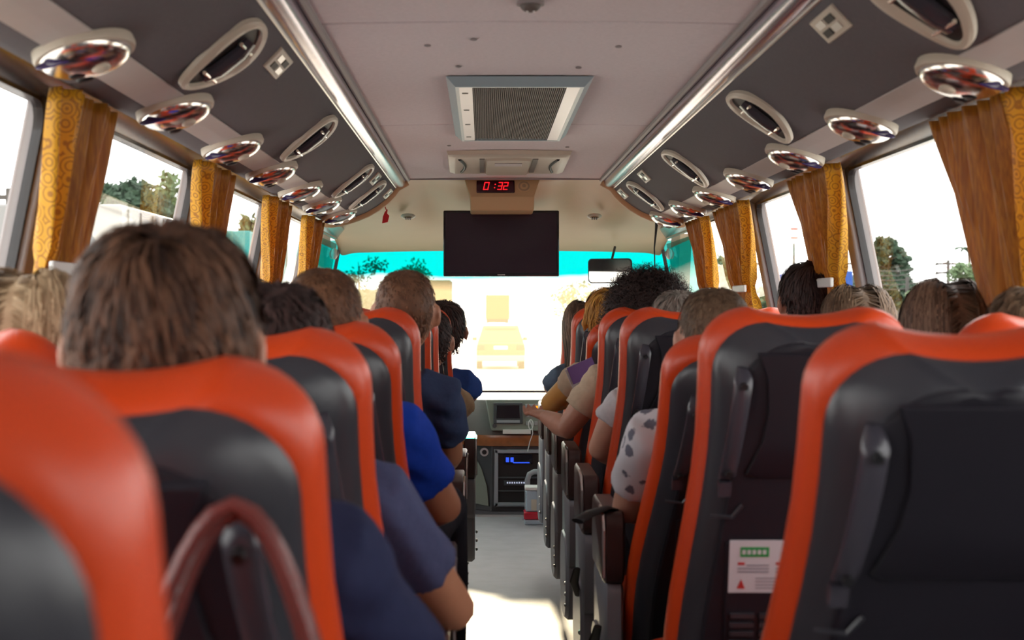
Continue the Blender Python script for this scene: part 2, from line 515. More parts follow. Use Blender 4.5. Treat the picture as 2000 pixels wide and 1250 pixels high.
MODS = {-1: [2.47 + 0.73 * k for k in range(-2, 7)], 1: [2.71 + 0.73 * k for k in range(-2, 7)]}
for s in (-1, 1):
    rk = thing('luggage_rack', f'dark grey fabric overhead luggage rack along the {SN[s]} windows', 'luggage rack', (SX(s, 0.74), Y0, 1.73), group=None)
    ox, oy, oz = SX(s, 0.74), Y0, 1.73

    def Q(h, z, y): return (SX(s, h) - ox, y - oy, z - oz)
    YE = 7.30
    m = MB(); prof = FACE + [(0.926, 1.99), (0.553, 1.99)]
    m.loft([[Q(h, z, y) for h, z in prof] for y in (Y0, YE)])
    m.obj('rack_body', 'rack_fabric', rk)
    # light plates on the underside between the lamp units
    ys = MODS[s]
    for a, b in zip([ys[0] - 0.73] + ys, ys + [YE - 0.02 + 0.09]):
        m = MB(); rings = []
        for (h, z) in ((0.762, 1.7400), (0.80, 1.7276), (0.845, 1.7155)):
            rings.append((h, z))
        bot = [(h, z) for h, z in rings]; top = [(h, z + 0.006) for h, z in rings]
        ya, yb = a + 0.05, b - 0.05
        if yb > YE - 0.02: yb = YE - 0.02
        if yb - ya < 0.05: continue
        m.loft([[Q(h, z, y) for h, z in bot + top[::-1]] for y in (ya, yb)])
        m.obj('infill_plate', 'rack_plate', rk, smooth=False)
    # end cap moulding at the front
    m = MB()
    path = [Q(h, z, YE) for h, z in [(0.50, 1.925)] + FACE[:-1]]
    m.tube(path, 0.024, 10, True)
    m.obj('end_trim', 'beige', rk)
    m = MB(); m.loft([[Q(h, z, y) for h, z in prof] for y in (YE, YE + 0.015)])
    m.obj('end_cap', 'beige_grey', rk)
    # glossy cove moulding between rack and ceiling
    cv = []
    for k in range(9):
        an = k / 8
        bx = 0.505 + (0.556 - 0.505) * an; bz = 1.936 + (1.893 - 1.936) * an
        nx, nz = -0.645, -0.764
        o = 0.020 * math.sin(PI * an)
        cv.append((bx + nx * o, bz + nz * o))
    m = MB(); m.loft([[Q(h, z, y) for h, z in cv + [(0.556, 1.95), (0.505, 1.95)]] for y in (Y0, YE)])
    m.obj('cove_moulding', 'cove', rk)
    m = MB(); m.tube([Q(0.496, 1.934, Y0), Q(0.496, 1.934, YE)], 0.011, 8); m.obj('ceiling_ledge', 'ledge', rk)
    m = MB(); m.tube([Q(0.5575, 1.891, Y0), Q(0.5575, 1.891, YE)], 0.005, 8); m.obj('seam_rail', 'metal', rk)

# reading light units (parts shared between copies)
TL = math.atan2(1.7155 - 1.740, 0.845 - 0.762)


def unit_meshes():
    d = {}
    n = 36
    def oval(rx, ry, z): return [(rx * math.cos(2 * PI * k / n), ry * math.sin(2 * PI * k / n), z) for k in range(n)]
    d['rim'] = MB().loft([oval(0.086, 0.112, 0.012), oval(0.088, 0.114, -0.004), oval(0.085, 0.111, -0.010), oval(0.079, 0.105, -0.011), oval(0.076, 0.102, -0.004)]).mesh('rim')
    m = MB(); rings = []
    for k in range(9):
        a = k / 8 * PI / 2
        rings.append([(p[0], p[1], p[2]) for p in oval(0.077 * math.cos(a) + 0.002, 0.103 * math.cos(a) + 0.002, -0.006 - 0.036 * math.sin(a) ** 0.9)])
    d['dish'] = m.loft(rings).mesh('dish')
    d['lip'] = MB().loft([oval(0.038, 0.012, 0), oval(0.036, 0.011, -0.004)]).mesh('lip')
    d['lens'] = MB().ell((0, 0, 0), (0.017, 0.017, 0.008), 16, 8).mesh('lens')
    n = 16
    d['nozzle'] = MB().loft([oval(0.014, 0.014, 0.006), oval(0.016, 0.016, -0.006), oval(0.011, 0.011, -0.006), oval(0.009, 0.009, 0.002)]).mesh('nozzle') if False else MB().tube([(0, 0, 0.008), (0, 0, -0.004), (0, 0, -0.007)], [0.016, 0.016, 0.012], 14).mesh('nozzle')
    return d


UM = unit_meshes()
for s in (-1, 1):
    vis = [y for y in MODS[s]]
    for i, y in enumerate(vis):
        nfront = len(vis) - i
        lab = f'{ORD[nfront - 1]} chrome reading light and air unit from the front, under the {SN[s]} luggage rack'
        u = thing('reading_light', lab, 'reading light', (SX(s, 0.803), y, 1.7255), (0, -s * TL, 0), 'reading lights under the luggage racks')
        put('rim', UM['rim'], 'cream', u); put('dish', UM['dish'], 'chrome', u)
        put('lip', UM['lip'], 'violet', u, (s * 0.034, -0.074, -0.022), (R(40), 0, 0))
        put('lens', UM['lens'], 'cream', u, (-s * 0.022, -0.012, -0.040))
        for q in (-1, 1): put('air_nozzle', UM['nozzle'], 'black', u, (s * 0.022, 0.02 + q * 0.024, -0.036))

# grab recesses on the face of the racks
def grip_meshes():
    d = {}
    n = 40
    def leaf(a, b, sc=1.0):
        out = []
        for k in range(n):
            t = 2 * PI * k / n
            x = math.cos(t); y = math.sin(t)
            bend = 0.012 * (1 - x * x)
            out.append((a * x, b * y * (1 - 0.25 * x) + bend, 0))
        return out
    def rg(a, b, z): return [(p[0], p[1] * 3.3, z) for p in leaf(a, b)]
    d['frame'] = MB().loft([rg(0.108, 0.044, -0.004), rg(0.108, 0.044, 0.006), rg(0.103, 0.039, 0.011), rg(0.094, 0.030, 0.010), rg(0.090, 0.027, 0.002), rg(0.108, 0.044, -0.004)], True, False).mesh('frame')
    d['recess'] = MB().loft([rg(0.092, 0.029, 0.003), rg(0.08, 0.02, -0.002)]).mesh('recess')
    d['bar'] = MB().tube([(-0.062, 0.010, 0.004), (-0.03, 0.013, 0.010), (0.03, 0.013, 0.010), (0.062, 0.010, 0.004)], [0.013, 0.014, 0.014, 0.012], 10)
    d['bar'].v = [(x, y * 3.3, z) for x, y, z in d['bar'].v]; d['bar'] = d['bar'].mesh('bar')
    d['pin'] = MB().tube([(0, -0.03, 0.010), (0, 0.085, 0.010)], 0.0045, 8).mesh('pin')
    return d


GM = grip_meshes()


def on_face(s, u, y):
    (h, z), (dx, dz) = face_at(u)
    # local x runs down the face, local y towards the rear, local z out of the face
    xa = Vector((s * dx, 0, dz)).normalized()
    za = Vector((s * dz, 0, -dx)).normalized()
    ya = za.cross(xa)
    mt = Matrix(((xa.x, ya.x, za.x), (xa.y, ya.y, za.y), (xa.z, ya.z, za.z)))
    return Vector((SX(s, h), y, z)), mt.to_euler()


for s, ys in ((-1, [2.93, 4.38, 5.86, 6.60]), (1, [2.47, 3.90, 5.34, 6.66])):
    for i, y in enumerate(ys):
        loc, rot = on_face(s, 0.135, y)
        g = thing('grab_recess', f'{ORD[i]} leaf-shaped grab recess from the camera on the {SN[s]} luggage rack', 'grab handle', loc, rot, 'grab recesses on the racks')
        put('frame', GM['frame'], 'cream', g); put('recess', GM['recess'], 'black', g); put('grip_bar', GM['bar'], 'handle', g)
        for q in (-0.045, 0.05): put('pin', GM['pin'], 'chrome', g, (q, 0.004, 0.004))
for s, ys in ((-1, [3.32, 6.30, 7.12]), (1, [2.86, 6.18, 7.12])):
    for i, y in enumerate(ys):
        loc, rot = on_face(s, 0.058, y)
        g = thing('switch_plate', f'{ORD[i]} small square switch plate from the camera on the {SN[s]} luggage rack', 'switch plate', loc, rot, 'switch plates on the racks')
        m = MB(); m.box(-0.03, 0.03, -0.09, 0.09, -0.003, 0.006); m.obj('plate', 'cream', g, bevel=0.003)
        for a in (-1, 1):
            for b in (-1, 1):
                MB().box(a * 0.011 - 0.008, a * 0.011 + 0.008, b * 0.034 - 0.027, b * 0.034 + 0.027, 0.005, 0.008).obj('switch', 'metal' if a * b > 0 else 'black', g)

# ------------------------------------------------------------------ air return grille in the ceiling
ac = thing('air_grille', 'ribbed air return grille in a pale metal frame on the ceiling', 'air grille', (BC - 0.005, 4.765, CZ))
L2, W2 = 0.70, 0.212
m = MB()
def rc(w, l, z): return [(-w, -l, z), (w, -l, z), (w, l, z), (-w, l, z)]
m.loft([rc(W2, L2, 0.0), rc(W2 - 0.026, L2 - 0.03, -0.026), rc(W2 - 0.036, L2 - 0.045, -0.026), rc(W2 - 0.036, L2 - 0.045, -0.012)], True, False)
m.obj('frame', 'alu_blue', ac, smooth=False)
for s in (-1, 1):
    MB().box(min(s * 0.176, s * 0.137), max(s * 0.176, s * 0.137), -L2 + 0.046, L2 - 0.046, -0.025, -0.010).obj('side_strip', 'alu', ac)
for k in range(4):
    MB().box(-0.168, -0.150, -0.55 + k * 0.36, -0.535 + k * 0.36, -0.0262, -0.0248).obj('clip_mark', 'rubber', ac)
MB().box(-0.138, 0.138, -L2 + 0.05, L2 - 0.05, -0.016, -0.012).obj('backing', 'grille_back', ac)
m = MB(); nr = 46
for k in range(nr):
    x = -0.136 + 0.272 * (k + 0.5) / nr
    m.box(x - 0.0015, x + 0.0015, -L2 + 0.05, L2 - 0.05, -0.022, -0.016)
o = m.obj('ribs', 'grille', ac, smooth=False); o['kind'] = 'stuff'

# ceiling lamp and air outlet in front of it
cl = thing('ceiling_lamp', 'cream oval ceiling lamp with slotted air outlets above the clock', 'ceiling lamp', (BC + 0.0, 6.42, CZ))
def tz(w0, w1, l, z, n=10):
    a = [(-w0 + 2 * w0 * k / n, -l - 0.03 * (1 - (2 * k / n - 1) ** 2), z) for k in range(n + 1)]
    b = [(w1 - 2 * w1 * k / n, l, z) for k in range(n + 1)]
    return a + b
m = MB(); m.loft([tz(0.265, 0.275, 0.40, 0.002), tz(0.26, 0.27, 0.39, -0.014), tz(0.235, 0.245, 0.36, -0.024), tz(0.225, 0.235, 0.35, -0.024)])
m.obj('housing', 'cream', cl)
for s in (-1, 1):
    MB().box(s * 0.115 - 0.011, s * 0.115 + 0.011, -0.33, 0.27, -0.0275, -0.023).obj('air_slot', 'grille', cl)
    m = MB()
    pts = [(s * (0.212 - 0.02 * math.sin(k / 8 * PI)), -0.30 + 0.56 * k / 8, -0.0245) for k in range(9)]
    m.tube(pts, 0.007, 8); m.obj('air_slot', 'black', cl)
m = MB(); m.loft([tz(0.098, 0.098, 0.33, -0.0235), tz(0.094, 0.094, 0.32, -0.034)]); m.obj('cover', 'cream', cl)
MB().box(-0.06, 0.06, -0.23, -0.12, -0.037, -0.033).obj('lens', 'alu', cl, bevel=0.002)

dm = thing('dome_camera', 'small dark dome camera on the ceiling at the top edge', 'camera', (px(1036, 5, 3.08).x, 3.08, CZ))
MB().loft([[(0.03 * math.cos(a), 0.03 * math.sin(a), z) for a in [2 * PI * k / 20 for k in range(20)]] for z in (0.002, -0.006)]).obj('base', 'ledge', dm)
MB().ell((0, 0, -0.004), (0.024, 0.024, 0.018), 18, 12).obj('dome', 'grille', dm)
for q in (-1, 1): MB().ell((q * 0.007, -0.006, -0.021), (0.003, 0.003, 0.003), 8, 6).obj('led', 'white', dm)

# ------------------------------------------------------------------ front header, clock, tv
hd = MB()
nx_ = 28
hp = [(Y1, 1.955), (7.45, 1.94), (7.62, 1.885), (7.85, 1.832), (8.15, 1.79), (8.55, 1.742), (8.93, 1.672), (9.0, 1.650)]
vs = []; fs = []
for i in range(nx_ + 1):
    u = -1 + 2 * i / nx_
    x = BC + u * 1.02
    for k, (y, z) in enumerate(hp):
        sc = 0.0
        uu = abs(u)
        if 0.2 < uu < 0.62: sc = math.sin((uu - 0.2) / 0.42 * PI) ** 2      # hollow on either side of the clock pod
        zz = z + (0.055 * sc if 1 <= k <= 3 else 0) - 0.018 * uu ** 2 * (k >= 5) - (0.03 * max(0, uu - 0.93) / 0.07 if k == 7 else 0)
        vs.append((x, y + (0.16 * sc if 2 <= k <= 4 else 0), zz))
n = len(hp)
for i in range(nx_):
    for k in range(n - 1):
        fs.append((i * n + k, (i + 1) * n + k, (i + 1) * n + k + 1, i * n + k + 1))
hd.add(vs, fs)
ho = hd.obj('wall_front', 'beige')
sm = ho.modifiers.new('solid', 'SOLIDIFY'); sm.thickness = 0.02; sm.offset = -1
sb = ho.modifiers.new('sub', 'SUBSURF'); sb.levels = 1; sb.render_levels = 2
struct(ho, 'beige moulded header panel above the windscreen', 'panel')
e = MB(); e.tube([(BC + u * 0.56, Y1 + 0.005, CZ + 0.002) for u in [-1 + k / 8 for k in range(17)]], 0.009, 8)
struct(e.obj('trim_5', 'ledge'), 'thin grey moulding where the ceiling meets the beige header', 'trim')
struct(MB().box(BC - 1.1, BC + 1.1, 7.31, 9.05, 2.0, 2.04).obj('roof', 'beige_grey'), 'roof lining hidden above the beige header', 'roof')
for x in (797, 1161):
    g = thing('header_downlight', f'small round slotted downlight on the {"left" if x < 944 else "right"} of the beige header', 'light', px(x, 421, 7.98) + Vector((0, 0, -0.004)), (R(-16), 0, 0), 'header downlights')
    MB().ell((0, 0, 0), (0.042, 0.042, 0.010), 20, 8).obj('ring', 'cream', g)
    MB().ell((0, 0, -0.004), (0.028, 0.028, 0.010), 20, 8).obj('lens', 'beige_grey', g)
    for q in (-1, 0, 1): MB().box(q * 0.012 - 0.003, q * 0.012 + 0.003, -0.017, 0.017, -0.0155, -0.011).obj('slot', 'black', g)
g = thing('pull_tag', 'small red pull tag under the left end of the header', 'tag', px(753, 425, 7.50))
MB().prism([(-0.018, -0.03), (0.012, -0.024), (0.02, 0.01), (0.008, 0.022), (0.012, 0.045), (-0.004, 0.03), (-0.014, 0.005)], -0.003, 0.003).obj('tag', 'red_tag', g)
MB().tube([(0.008, 0, 0.03), (-0.01, 0.01, 0.075), (-0.03, 0.0, 0.165)], 0.0025, 6).obj('cord', 'red_tag', g)

PZ = 7.28
pod = thing('clock_pod', 'beige console pod with red digital clock hanging from the ceiling edge', 'clock', (px(981, 0, PZ).x, PZ, 1.774))
def pd(w, yb, yf, z): return [(-w, yf, z), (-w * 0.98, yb, z), (w * 0.98, yb, z), (w, yf, z)]
m = MB(); m.loft([pd(0.160, 0.0, 0.30, 0.0), pd(0.166, -0.004, 0.30, 0.006), pd(0.167, -0.006, 0.30, 0.072), pd(0.168, 0.0, 0.30, 0.078), pd(0.20, 0.05, 0.30, 0.172)])
m.obj('housing', 'beige', pod, bevel=0.006)
AN = math.atan2(0.05, 0.094)
fc = (0, 0.026, 0.125)
pl = MB(); pl.box(-0.098, 0.098, -0.006, 0.004, -0.038, 0.036)
ck = pl.obj('clock_face', 'clock_glass', pod, (fc[0] - 0.034, fc[1] - 0.001, fc[2]), (-AN, 0, 0), bevel=0.012, seg=3)


def digit(ch, x0, parent, h=0.042, w=0.023, sl=0.18, y=-0.0075):
    segs = {'0': 'abcdef', '3': 'abgcd', '2': 'abged'}[ch]
    t = 0.0044
    P = {'a': ((0, h), (w, h)), 'g': ((0, h / 2), (w, h / 2)), 'd': ((0, 0), (w, 0)), 'f': ((0, h / 2), (0, h)), 'e': ((0, 0), (0, h / 2)), 'b': ((w, h / 2), (w, h)), 'c': ((w, 0), (w, h / 2))}
    m = MB()
    for s_ in segs:
        (ax, az), (bx, bz) = P[s_]
        if ax == bx:
            x1, x2, z1, z2 = ax - t / 2, ax + t / 2, az + t * 0.35, bz - t * 0.35
        else:
            x1, x2, z1, z2 = ax - t / 2, bx + t / 2, az - t / 2, az + t / 2
        q = [(x1 + sl * z1, y, z1), (x2 + sl * z1, y, z1), (x2 + sl * z2, y, z2), (x1 + sl * z2, y, z2)]
        m.loft([q, [(a, b + 0.002, c) for a, b, c in q]])
    m.obj('digit', 'red_led', parent, (x0, 0, -0.021), smooth=False)


digit('0', -0.062, ck, w=0.022); digit('3', 0.011, ck, w=0.018); digit('2', 0.039, ck, w=0.019)
m = MB()
for z in (-0.010, 0.010): m.box(-0.006 + 0.18 * z, -0.0005 + 0.18 * z, -0.0075, -0.0055, z - 0.0028, z + 0.0028)
m.obj('colon', 'red_led', ck, smooth=False)
for q, (r_, mm) in enumerate(((0.037, 'beige'), (0.029, 'beige_grey'), (0.020, 'beige'), (0.010, 'beige_grey'))):
    MB().tube([(0, 0.006, 0), (0, -0.004 - q * 0.002, 0)], [r_, r_], 24).obj('knob_ring', mm, pod, (0.112, fc[1], fc[2]), (-AN, 0, 0))

tv = thing('television', 'flat dark television hanging below the clock pod', 'television', (px(979, 0, 7.62).x, 7.62, px(0, 540, 7.62).z))
tw, th_ = 0.310, 0.354
m = MB(); m.box(-tw, tw, 0.0, 0.045, 0.0, th_); m.obj('casing', 'black_gloss', tv, bevel=0.006)
MB().box(-tw + 0.014, tw - 0.014, -0.0015, 0.001, 0.020, th_ - 0.014).obj('screen', 'screen', tv)
MB().box(-0.02, 0.02, -0.002, 0.001, 0.007, 0.011).obj('badge', 'metal', tv)
MB().box(-0.06, 0.06, 0.045, 0.09, 0.12, 0.39).obj('bracket', 'black', tv)
MB().box(-0.02, 0.02, 0.05, 0.09, 0.30, 0.44).obj('hanger', 'black', tv)

# mirror
mp = px(1191, 529, 8.6)
mi = thing('rear_view_mirror', 'rounded rectangular rear view mirror below the header at the right', 'mirror', mp, (R(2), 0, R(-21)))
def rrect(w, h, r, y, n=5):
    out = []
    for cx, cz, a0 in ((1, 1, 0), (-1, 1, 90), (-1, -1, 180), (1, -1, 270)):
        for k in range(n + 1):
            an = R(a0 + 90 * k / n); out.append((cx * (w - r) + r * math.cos(an), y, cz * (h - r) + r * math.sin(an)))
    return out
MB().loft([rrect(0.137, 0.075, 0.025, 0.0), rrect(0.137, 0.075, 0.025, 0.012), rrect(0.10, 0.05, 0.025, 0.03)]).obj('shell', 'dash_dark', mi)
MB().loft([rrect(0.130, 0.068, 0.02, -0.002), rrect(0.130, 0.068, 0.02, 0.001)]).obj('glass', 'mirror', mi)
MB().tube([(0, 0.028, 0.03), (0.0, 0.05, 0.07), (0, 0.12, 0.145)], 0.008, 8).obj('stalk', 'dash_dark', mi)

# hanging microphone lead
ca = MB(); pts = [px(1283, 437, 7.24) + Vector((0, 0, 0.014)), px(1281, 455, 7.24), px(1278, 485, 7.24), px(1279, 520, 7.25), px(1282, 560, 7.3), px(1290, 600, 7.35)]
ca.tube(pts, [0.009, 0.006, 0.0035, 0.003, 0.003, 0.003], 8)
tag(ca.obj('hanging_cable', 'black'), 'thin black cable hanging from the front end of the right rack', 'cable')

# ------------------------------------------------------------------ windscreen and front end
m = MB(); vs = []; fs = []
nx_, nz_ = 16, 6
def ws(u, k):
    z = 0.70 + (1.70 - 0.70) * k
    y = 9.62 - 0.56 * k - 0.12 * u * u
    half = 1.12 - 0.03 * k
    return (BC + u * half, y, z)
for i in range(nx_ + 1):
    for k in range(nz_ + 1): vs.append(ws(-1 + 2 * i / nx_, k / nz_))
for i in range(nx_):
    for k in range(nz_):
        a = i * (nz_ + 1) + k; fs.append((a, a + nz_ + 1, a + nz_ + 2, a + 1))
m.add(vs, fs)
wd = MB(); wd.tube([ws(-1 + k / 8, 0) for k in range(17)] + [ws(1, k / 4) for k in range(1, 5)], 0.02, 8)
wd.tube([ws(-1, k / 4) for k in range(5)], 0.02, 8)
wo = wd.obj('window_20', 'frit')
struct(wo, 'wide windscreen of the bus with a cyan tinted band along its top', 'window')
m.obj('pane', 'windshield', wo)
fw_ = MB(); fw_.box(BC - 1.16, BC + 1.16, 9.64, 9.70, -0.2, 0.70); struct(fw_.obj('wall_front', 'dash_dark'), 'bus front end below the windscreen', 'wall')
for s in (-1, 1):
    m = MB()
    rings = []
    for z in (0.7, 1.2, 1.72):
        k = (z - 0.7) / 1.0; p = ws(s, min(1, k)); h = max(abs(p[0] - BC), wall_half(z) - 0.01)
        rings.append([(SX(s, h - 0.02), p[1] - 0.42, z), (SX(s, h - 0.02), p[1] - 0.01, z), (SX(s, h + 0.05), p[1] + 0.02, z), (SX(s, h + 0.05), p[1] - 0.42, z)])
    m.loft(rings)
    struct(m.obj('front_pillar', 'beige_grey'), f'beige pillar at the {SN[s]} edge of the windscreen', 'pillar')
    # cyan film on the quarter light
    m = MB(); m.add([(SX(s, wall_half(z) - 0.004), y, z) for y, z in ((7.42, 1.15), (8.55, 1.15), (8.55, 1.66), (7.42, 1.66))], [(0, 1, 2, 3)])
    sp = m.obj('sun_film', 'cyan_glass'); tag(sp, f'cyan sun film on the front {SN[s]} quarter window', 'sun film')
    q = thing('pillar_speaker', f'small round pale speaker on the {SN[s]} front pillar', 'speaker', (SX(s, 1.0), 8.5, 1.60))
    MB().ell((0, 0, 0), (0.02, 0.035, 0.035), 16, 10).obj('grille', 'white', q)
    MB().ell((-s * 0.012, 0, 0), (0.014, 0.02, 0.02), 12, 8).obj('cone', 'ledge', q)

# ------------------------------------------------------------------ dashboard
da = thing('dashboard', 'grey dashboard across the front of the bus with screen, wood strip and console', 'dashboard', (0, 8.86, 0))
def at(x, y, Z=8.86): p = px(x, y, Z); return (p.x, p.z)
m = MB()
prof = [(9.62, 0.10), (9.62, 0.70), (9.40, 0.715), (9.10, 0.71), (8.97, 0.695), (8.90, 0.60), (8.87, 0.47), (8.90, 0.46), (8.95, 0.40), (8.95, 0.10)]
xs_ = [BC - 1.08, BC - 0.7, -0.26, -0.12, -0.03, 0.05, 0.06, 0.5, 0.7, BC + 1.08]
rings = []
for x in xs_:
    off = 0.0
    if x < 0.0: off = 0.12 * min(1, (0.0 - x) / 0.12)
    rings.append([(x, y - 8.86 + (off if y < 9.3 else 0), z) for y, z in prof])
m.loft(rings); m.obj('dash_top', 'dash', da, bevel=0.008)
# wood strip
m = MB(); z0, z1 = at(0, 871)[1], at(0, 850)[1]
path = [(-0.28, 0.13), (-0.12, 0.115), (-0.02, 0.02), (0.05, -0.008), (0.5, -0.008)]
rg = []
for (x, y) in path: rg.append([(x, y + 0.05, z0), (x, y - 0.004, z0), (x, y - 0.012, (z0 + z1) / 2), (x, y - 0.004, z1), (x, y + 0.05, z1)])
m.loft(rg); m.obj('wood_strip', 'wood', da)
# console below
m = MB(); rg = []
for (x, y) in ((-0.30, 0.15), (-0.10, 0.115), (0.045, 0.02), (0.05, 0.005), (0.5, 0.005)):
    rg.append([(x, y, 0.005), (x, y, z0), (x, y + 0.3, z0), (x, y + 0.3, 0.005)])
m.loft(rg); m.obj('console_body', 'dash_dark', da, bevel=0.006)
# curved flap with latch on the left part
def flap_y(x): return 0.115 + (0.02 - 0.115) * max(0, min(1, (x + 0.10) / 0.145)) - 0.004
pl = [at(914, 985), at(955, 990), at(951, 950), at(941, 918), at(928, 893), at(914, 880)]
m = MB(); m.loft([[(x, flap_y(x) - 0.008, z) for x, z in pl], [(x, flap_y(x) + 0.01, z) for x, z in pl]]); m.obj('flap', 'dash_green', da, bevel=0.003)
a, b = at(919, 915), at(927, 898)
m = MB(); m.tube([(a[0], flap_y(a[0]) - 0.014, a[1]), (b[0], flap_y(b[0]) - 0.014, b[1])], 0.014, 8); m.obj('latch', 'black', da)
c = at(946, 884)
m = MB(); m.tube([(c[0], flap_y(c[0]) + 0.01, c[1]), (c[0], flap_y(c[0]) - 0.016, c[1])], [0.028, 0.026], 20); m.obj('socket_ring', 'alu', da)
m = MB(); m.tube([(c[0], flap_y(c[0]), c[1]), (c[0], flap_y(c[0]) - 0.018, c[1])], [0.016, 0.015], 16); m.obj('socket_hole', 'black', da)
# open bay with stereo
def frame(x0, y0, x1, y1, w_, yo, d, name, mm):
    (a, zt), (b, zb) = at(x0, y0), at(x1, y1)
    m = MB()
    m.box(a, b, yo, yo + d, zt - w_, zt); m.box(a, b, yo, yo + d, zb, zb + w_); m.box(a, a + w_, yo, yo + d, zb, zt); m.box(b - w_, b, yo, yo + d, zb, zt)
    return m.obj(name, mm, da, bevel=0.004)
def slab(x0, y0, x1, y1, yo, d, name, mm, parent=None, bv=0.003):
    (a, zt), (b, zb) = at(x0, y0), at(x1, y1)
    return MB().box(a, b, yo, yo + d, zb, zt).obj(name, mm, parent or da, bevel=bv)
frame(966, 878, 1068, 988, 0.022, -0.022, 0.03, 'bay_frame', 'grey_plastic')
slab(972, 886, 1062, 984, -0.001, 0.01, 'bay_back', 'black')
st = slab(984, 887, 1040, 906, -0.016, 0.02, 'stereo', 'black_gloss')
for q in (988, 997): slab(q, 893, q + 6, 902, -0.019, 0.004, 'stereo_knob', 'blue_led', da, 0.001)
slab(1002, 902, 1034, 904, -0.0185, 0.004, 'stereo_light', 'blue_led')
slab(972, 931, 1062, 934, -0.016, 0.016, 'bay_shelf', 'dash_dark'); slab(972, 957, 1062, 960, -0.016, 0.016, 'bay_shelf', 'dash_dark')
slab(984, 938, 1036, 948, -0.008, 0.01, 'socket_row', 'dash_dark')
for k in range(9): slab(990 + k * 4.6, 941, 992.4 + k * 4.6, 944, -0.0105, 0.004, 'socket_light', 'white_led', da, 0)
# instrument panel with screen
(a, zt), (b, zb) = at(948, 781), at(1075, 841)
IP = bpy.data.objects.new('instrument_panel', None)
m = MB(); m.loft([[(a + 0.035, 0.02, zb), (b, 0.02, zb), (b, 0.075, zt), (a, 0.075, zt)], [(a + 0.035, 0.06, zb), (b, 0.06, zb), (b, 0.115, zt), (a, 0.115, zt)]])
ip = m.obj('instrument_panel', 'dash_green', da, (0, -0.045, 0), bevel=0.008)
def yp(z): return -0.045 + 0.02 + 0.055 * (z - zb) / (zt - zb)
def islab(x0, y0, x1, y1, d, name, mm, bv=0.003, e=0.0):
    (p, q), (r, s_) = at(x0, y0), at(x1, y1)
    m = MB(); m.loft([[(p, yp(s_) - d, s_), (r, yp(s_) - d, s_), (r, yp(q) - d, q), (p, yp(q) - d, q)], [(p, yp(s_) + 0.01, s_), (r, yp(s_) + 0.01, s_), (r, yp(q) + 0.01, q), (p, yp(q) + 0.01, q)]])
    return m.obj(name, mm, da, bevel=bv)
islab(964, 787, 1021, 827, 0.016, 'display_unit', 'dash_dark')
islab(969, 791, 1016, 817, 0.018, 'display_screen', 'black_gloss')
islab(970, 820, 1015, 825, 0.018, 'display_buttons', 'grey_plastic', 0.001)
islab(1026, 790, 1062, 805, 0.010, 'climate_unit', 'grey_plastic')
islab(1042, 793, 1058, 801, 0.012, 'climate_display', 'amber_led', 0)
for k in range(5): islab(1027 + k * 8, 807, 1034 + k * 8, 815, 0.008, 'rocker_switch', 'ledge', 0.002)
for k in range(5): islab(1027 + k * 8, 823, 1034 + k * 8, 830, 0.008, 'rocker_switch', 'ledge', 0.002)
c = at(966, 831); m = MB(); m.tube([(c[0], yp(c[1]) + 0.005, c[1]), (c[0], yp(c[1]) - 0.018, c[1])], 0.013, 14); m.obj('dial', 'dash_dark', da)
slab(982, 838, 1036, 846, -0.05, 0.05, 'paper', 'white', da, 0)
cb_ = MB(); p0 = [at(1034, 820), at(1038, 829), at(1040, 845), at(1034, 862), at(1030, 880)]
cb_.tube([(x, -0.055 - 0.01 * (k == 0), z) for k, (x, z) in enumerate(p0)], 0.0025, 6); cb_.obj('charging_lead', 'white', da)
m = MB(); c = at(1036, 828)
m.tube([(c[0] + 0.014 * math.cos(t), -0.055, c[1] + 0.03 * math.sin(t)) for t in [2 * PI * k / 16 for k in range(17)]], 0.003, 6); m.obj('lead_loop', 'white', da)

# storage box on the floor
bx = thing('storage_box', 'clear storage box with red band standing on the aisle floor by the console', 'storage box', (px(1052, 0, 8.42).x, 8.42, 0.0))
bw = 0.085
m = MB(); m.box(-bw, bw, -0.06, 0.06, 0.001, 0.03); m.obj('base', 'clear_plastic', bx, bevel=0.006)
m = MB(); m.box(-bw - 0.003, bw + 0.003, -0.063, 0.063, 0.031, 0.075); m.obj('red_band', 'red_plastic', bx, bevel=0.006)
m = MB(); m.box(-bw + 0.008, bw - 0.008, -0.055, 0.055, 0.076, 0.20); m.obj('tub', 'clear_plastic', bx, bevel=0.008)
m = MB(); m.box(-bw + 0.003, bw - 0.003, -0.06, 0.06, 0.201, 0.222); m.obj('lid', 'white', bx, bevel=0.006)
MB().box(-0.012, 0.012, -0.064, -0.058, 0.185, 0.215).obj('clasp', 'grey_plastic', bx)
for q in (-0.03, 0.02): MB().box(q - 0.016, q + 0.016, -0.058, -0.0555, 0.085, 0.15).obj('content_packet', 'cream', bx)
gp = thing('grab_rail', 'short grey bent grab rail beside the storage box', 'grab rail', (px(1030, 0, 8.56).x, 8.56, 0.0))
MB().tube([(0, 0, 0.0), (0.0, 0, 0.24), (0.012, 0, 0.275), (0.04, 0, 0.29), (0.14, 0, 0.29)], 0.016, 12).obj('tube', 'grey_plastic', gp)
MB().tube([(0, 0, 0.0), (0, 0, 0.012)], 0.032, 16).obj('flange', 'grey_plastic', gp)

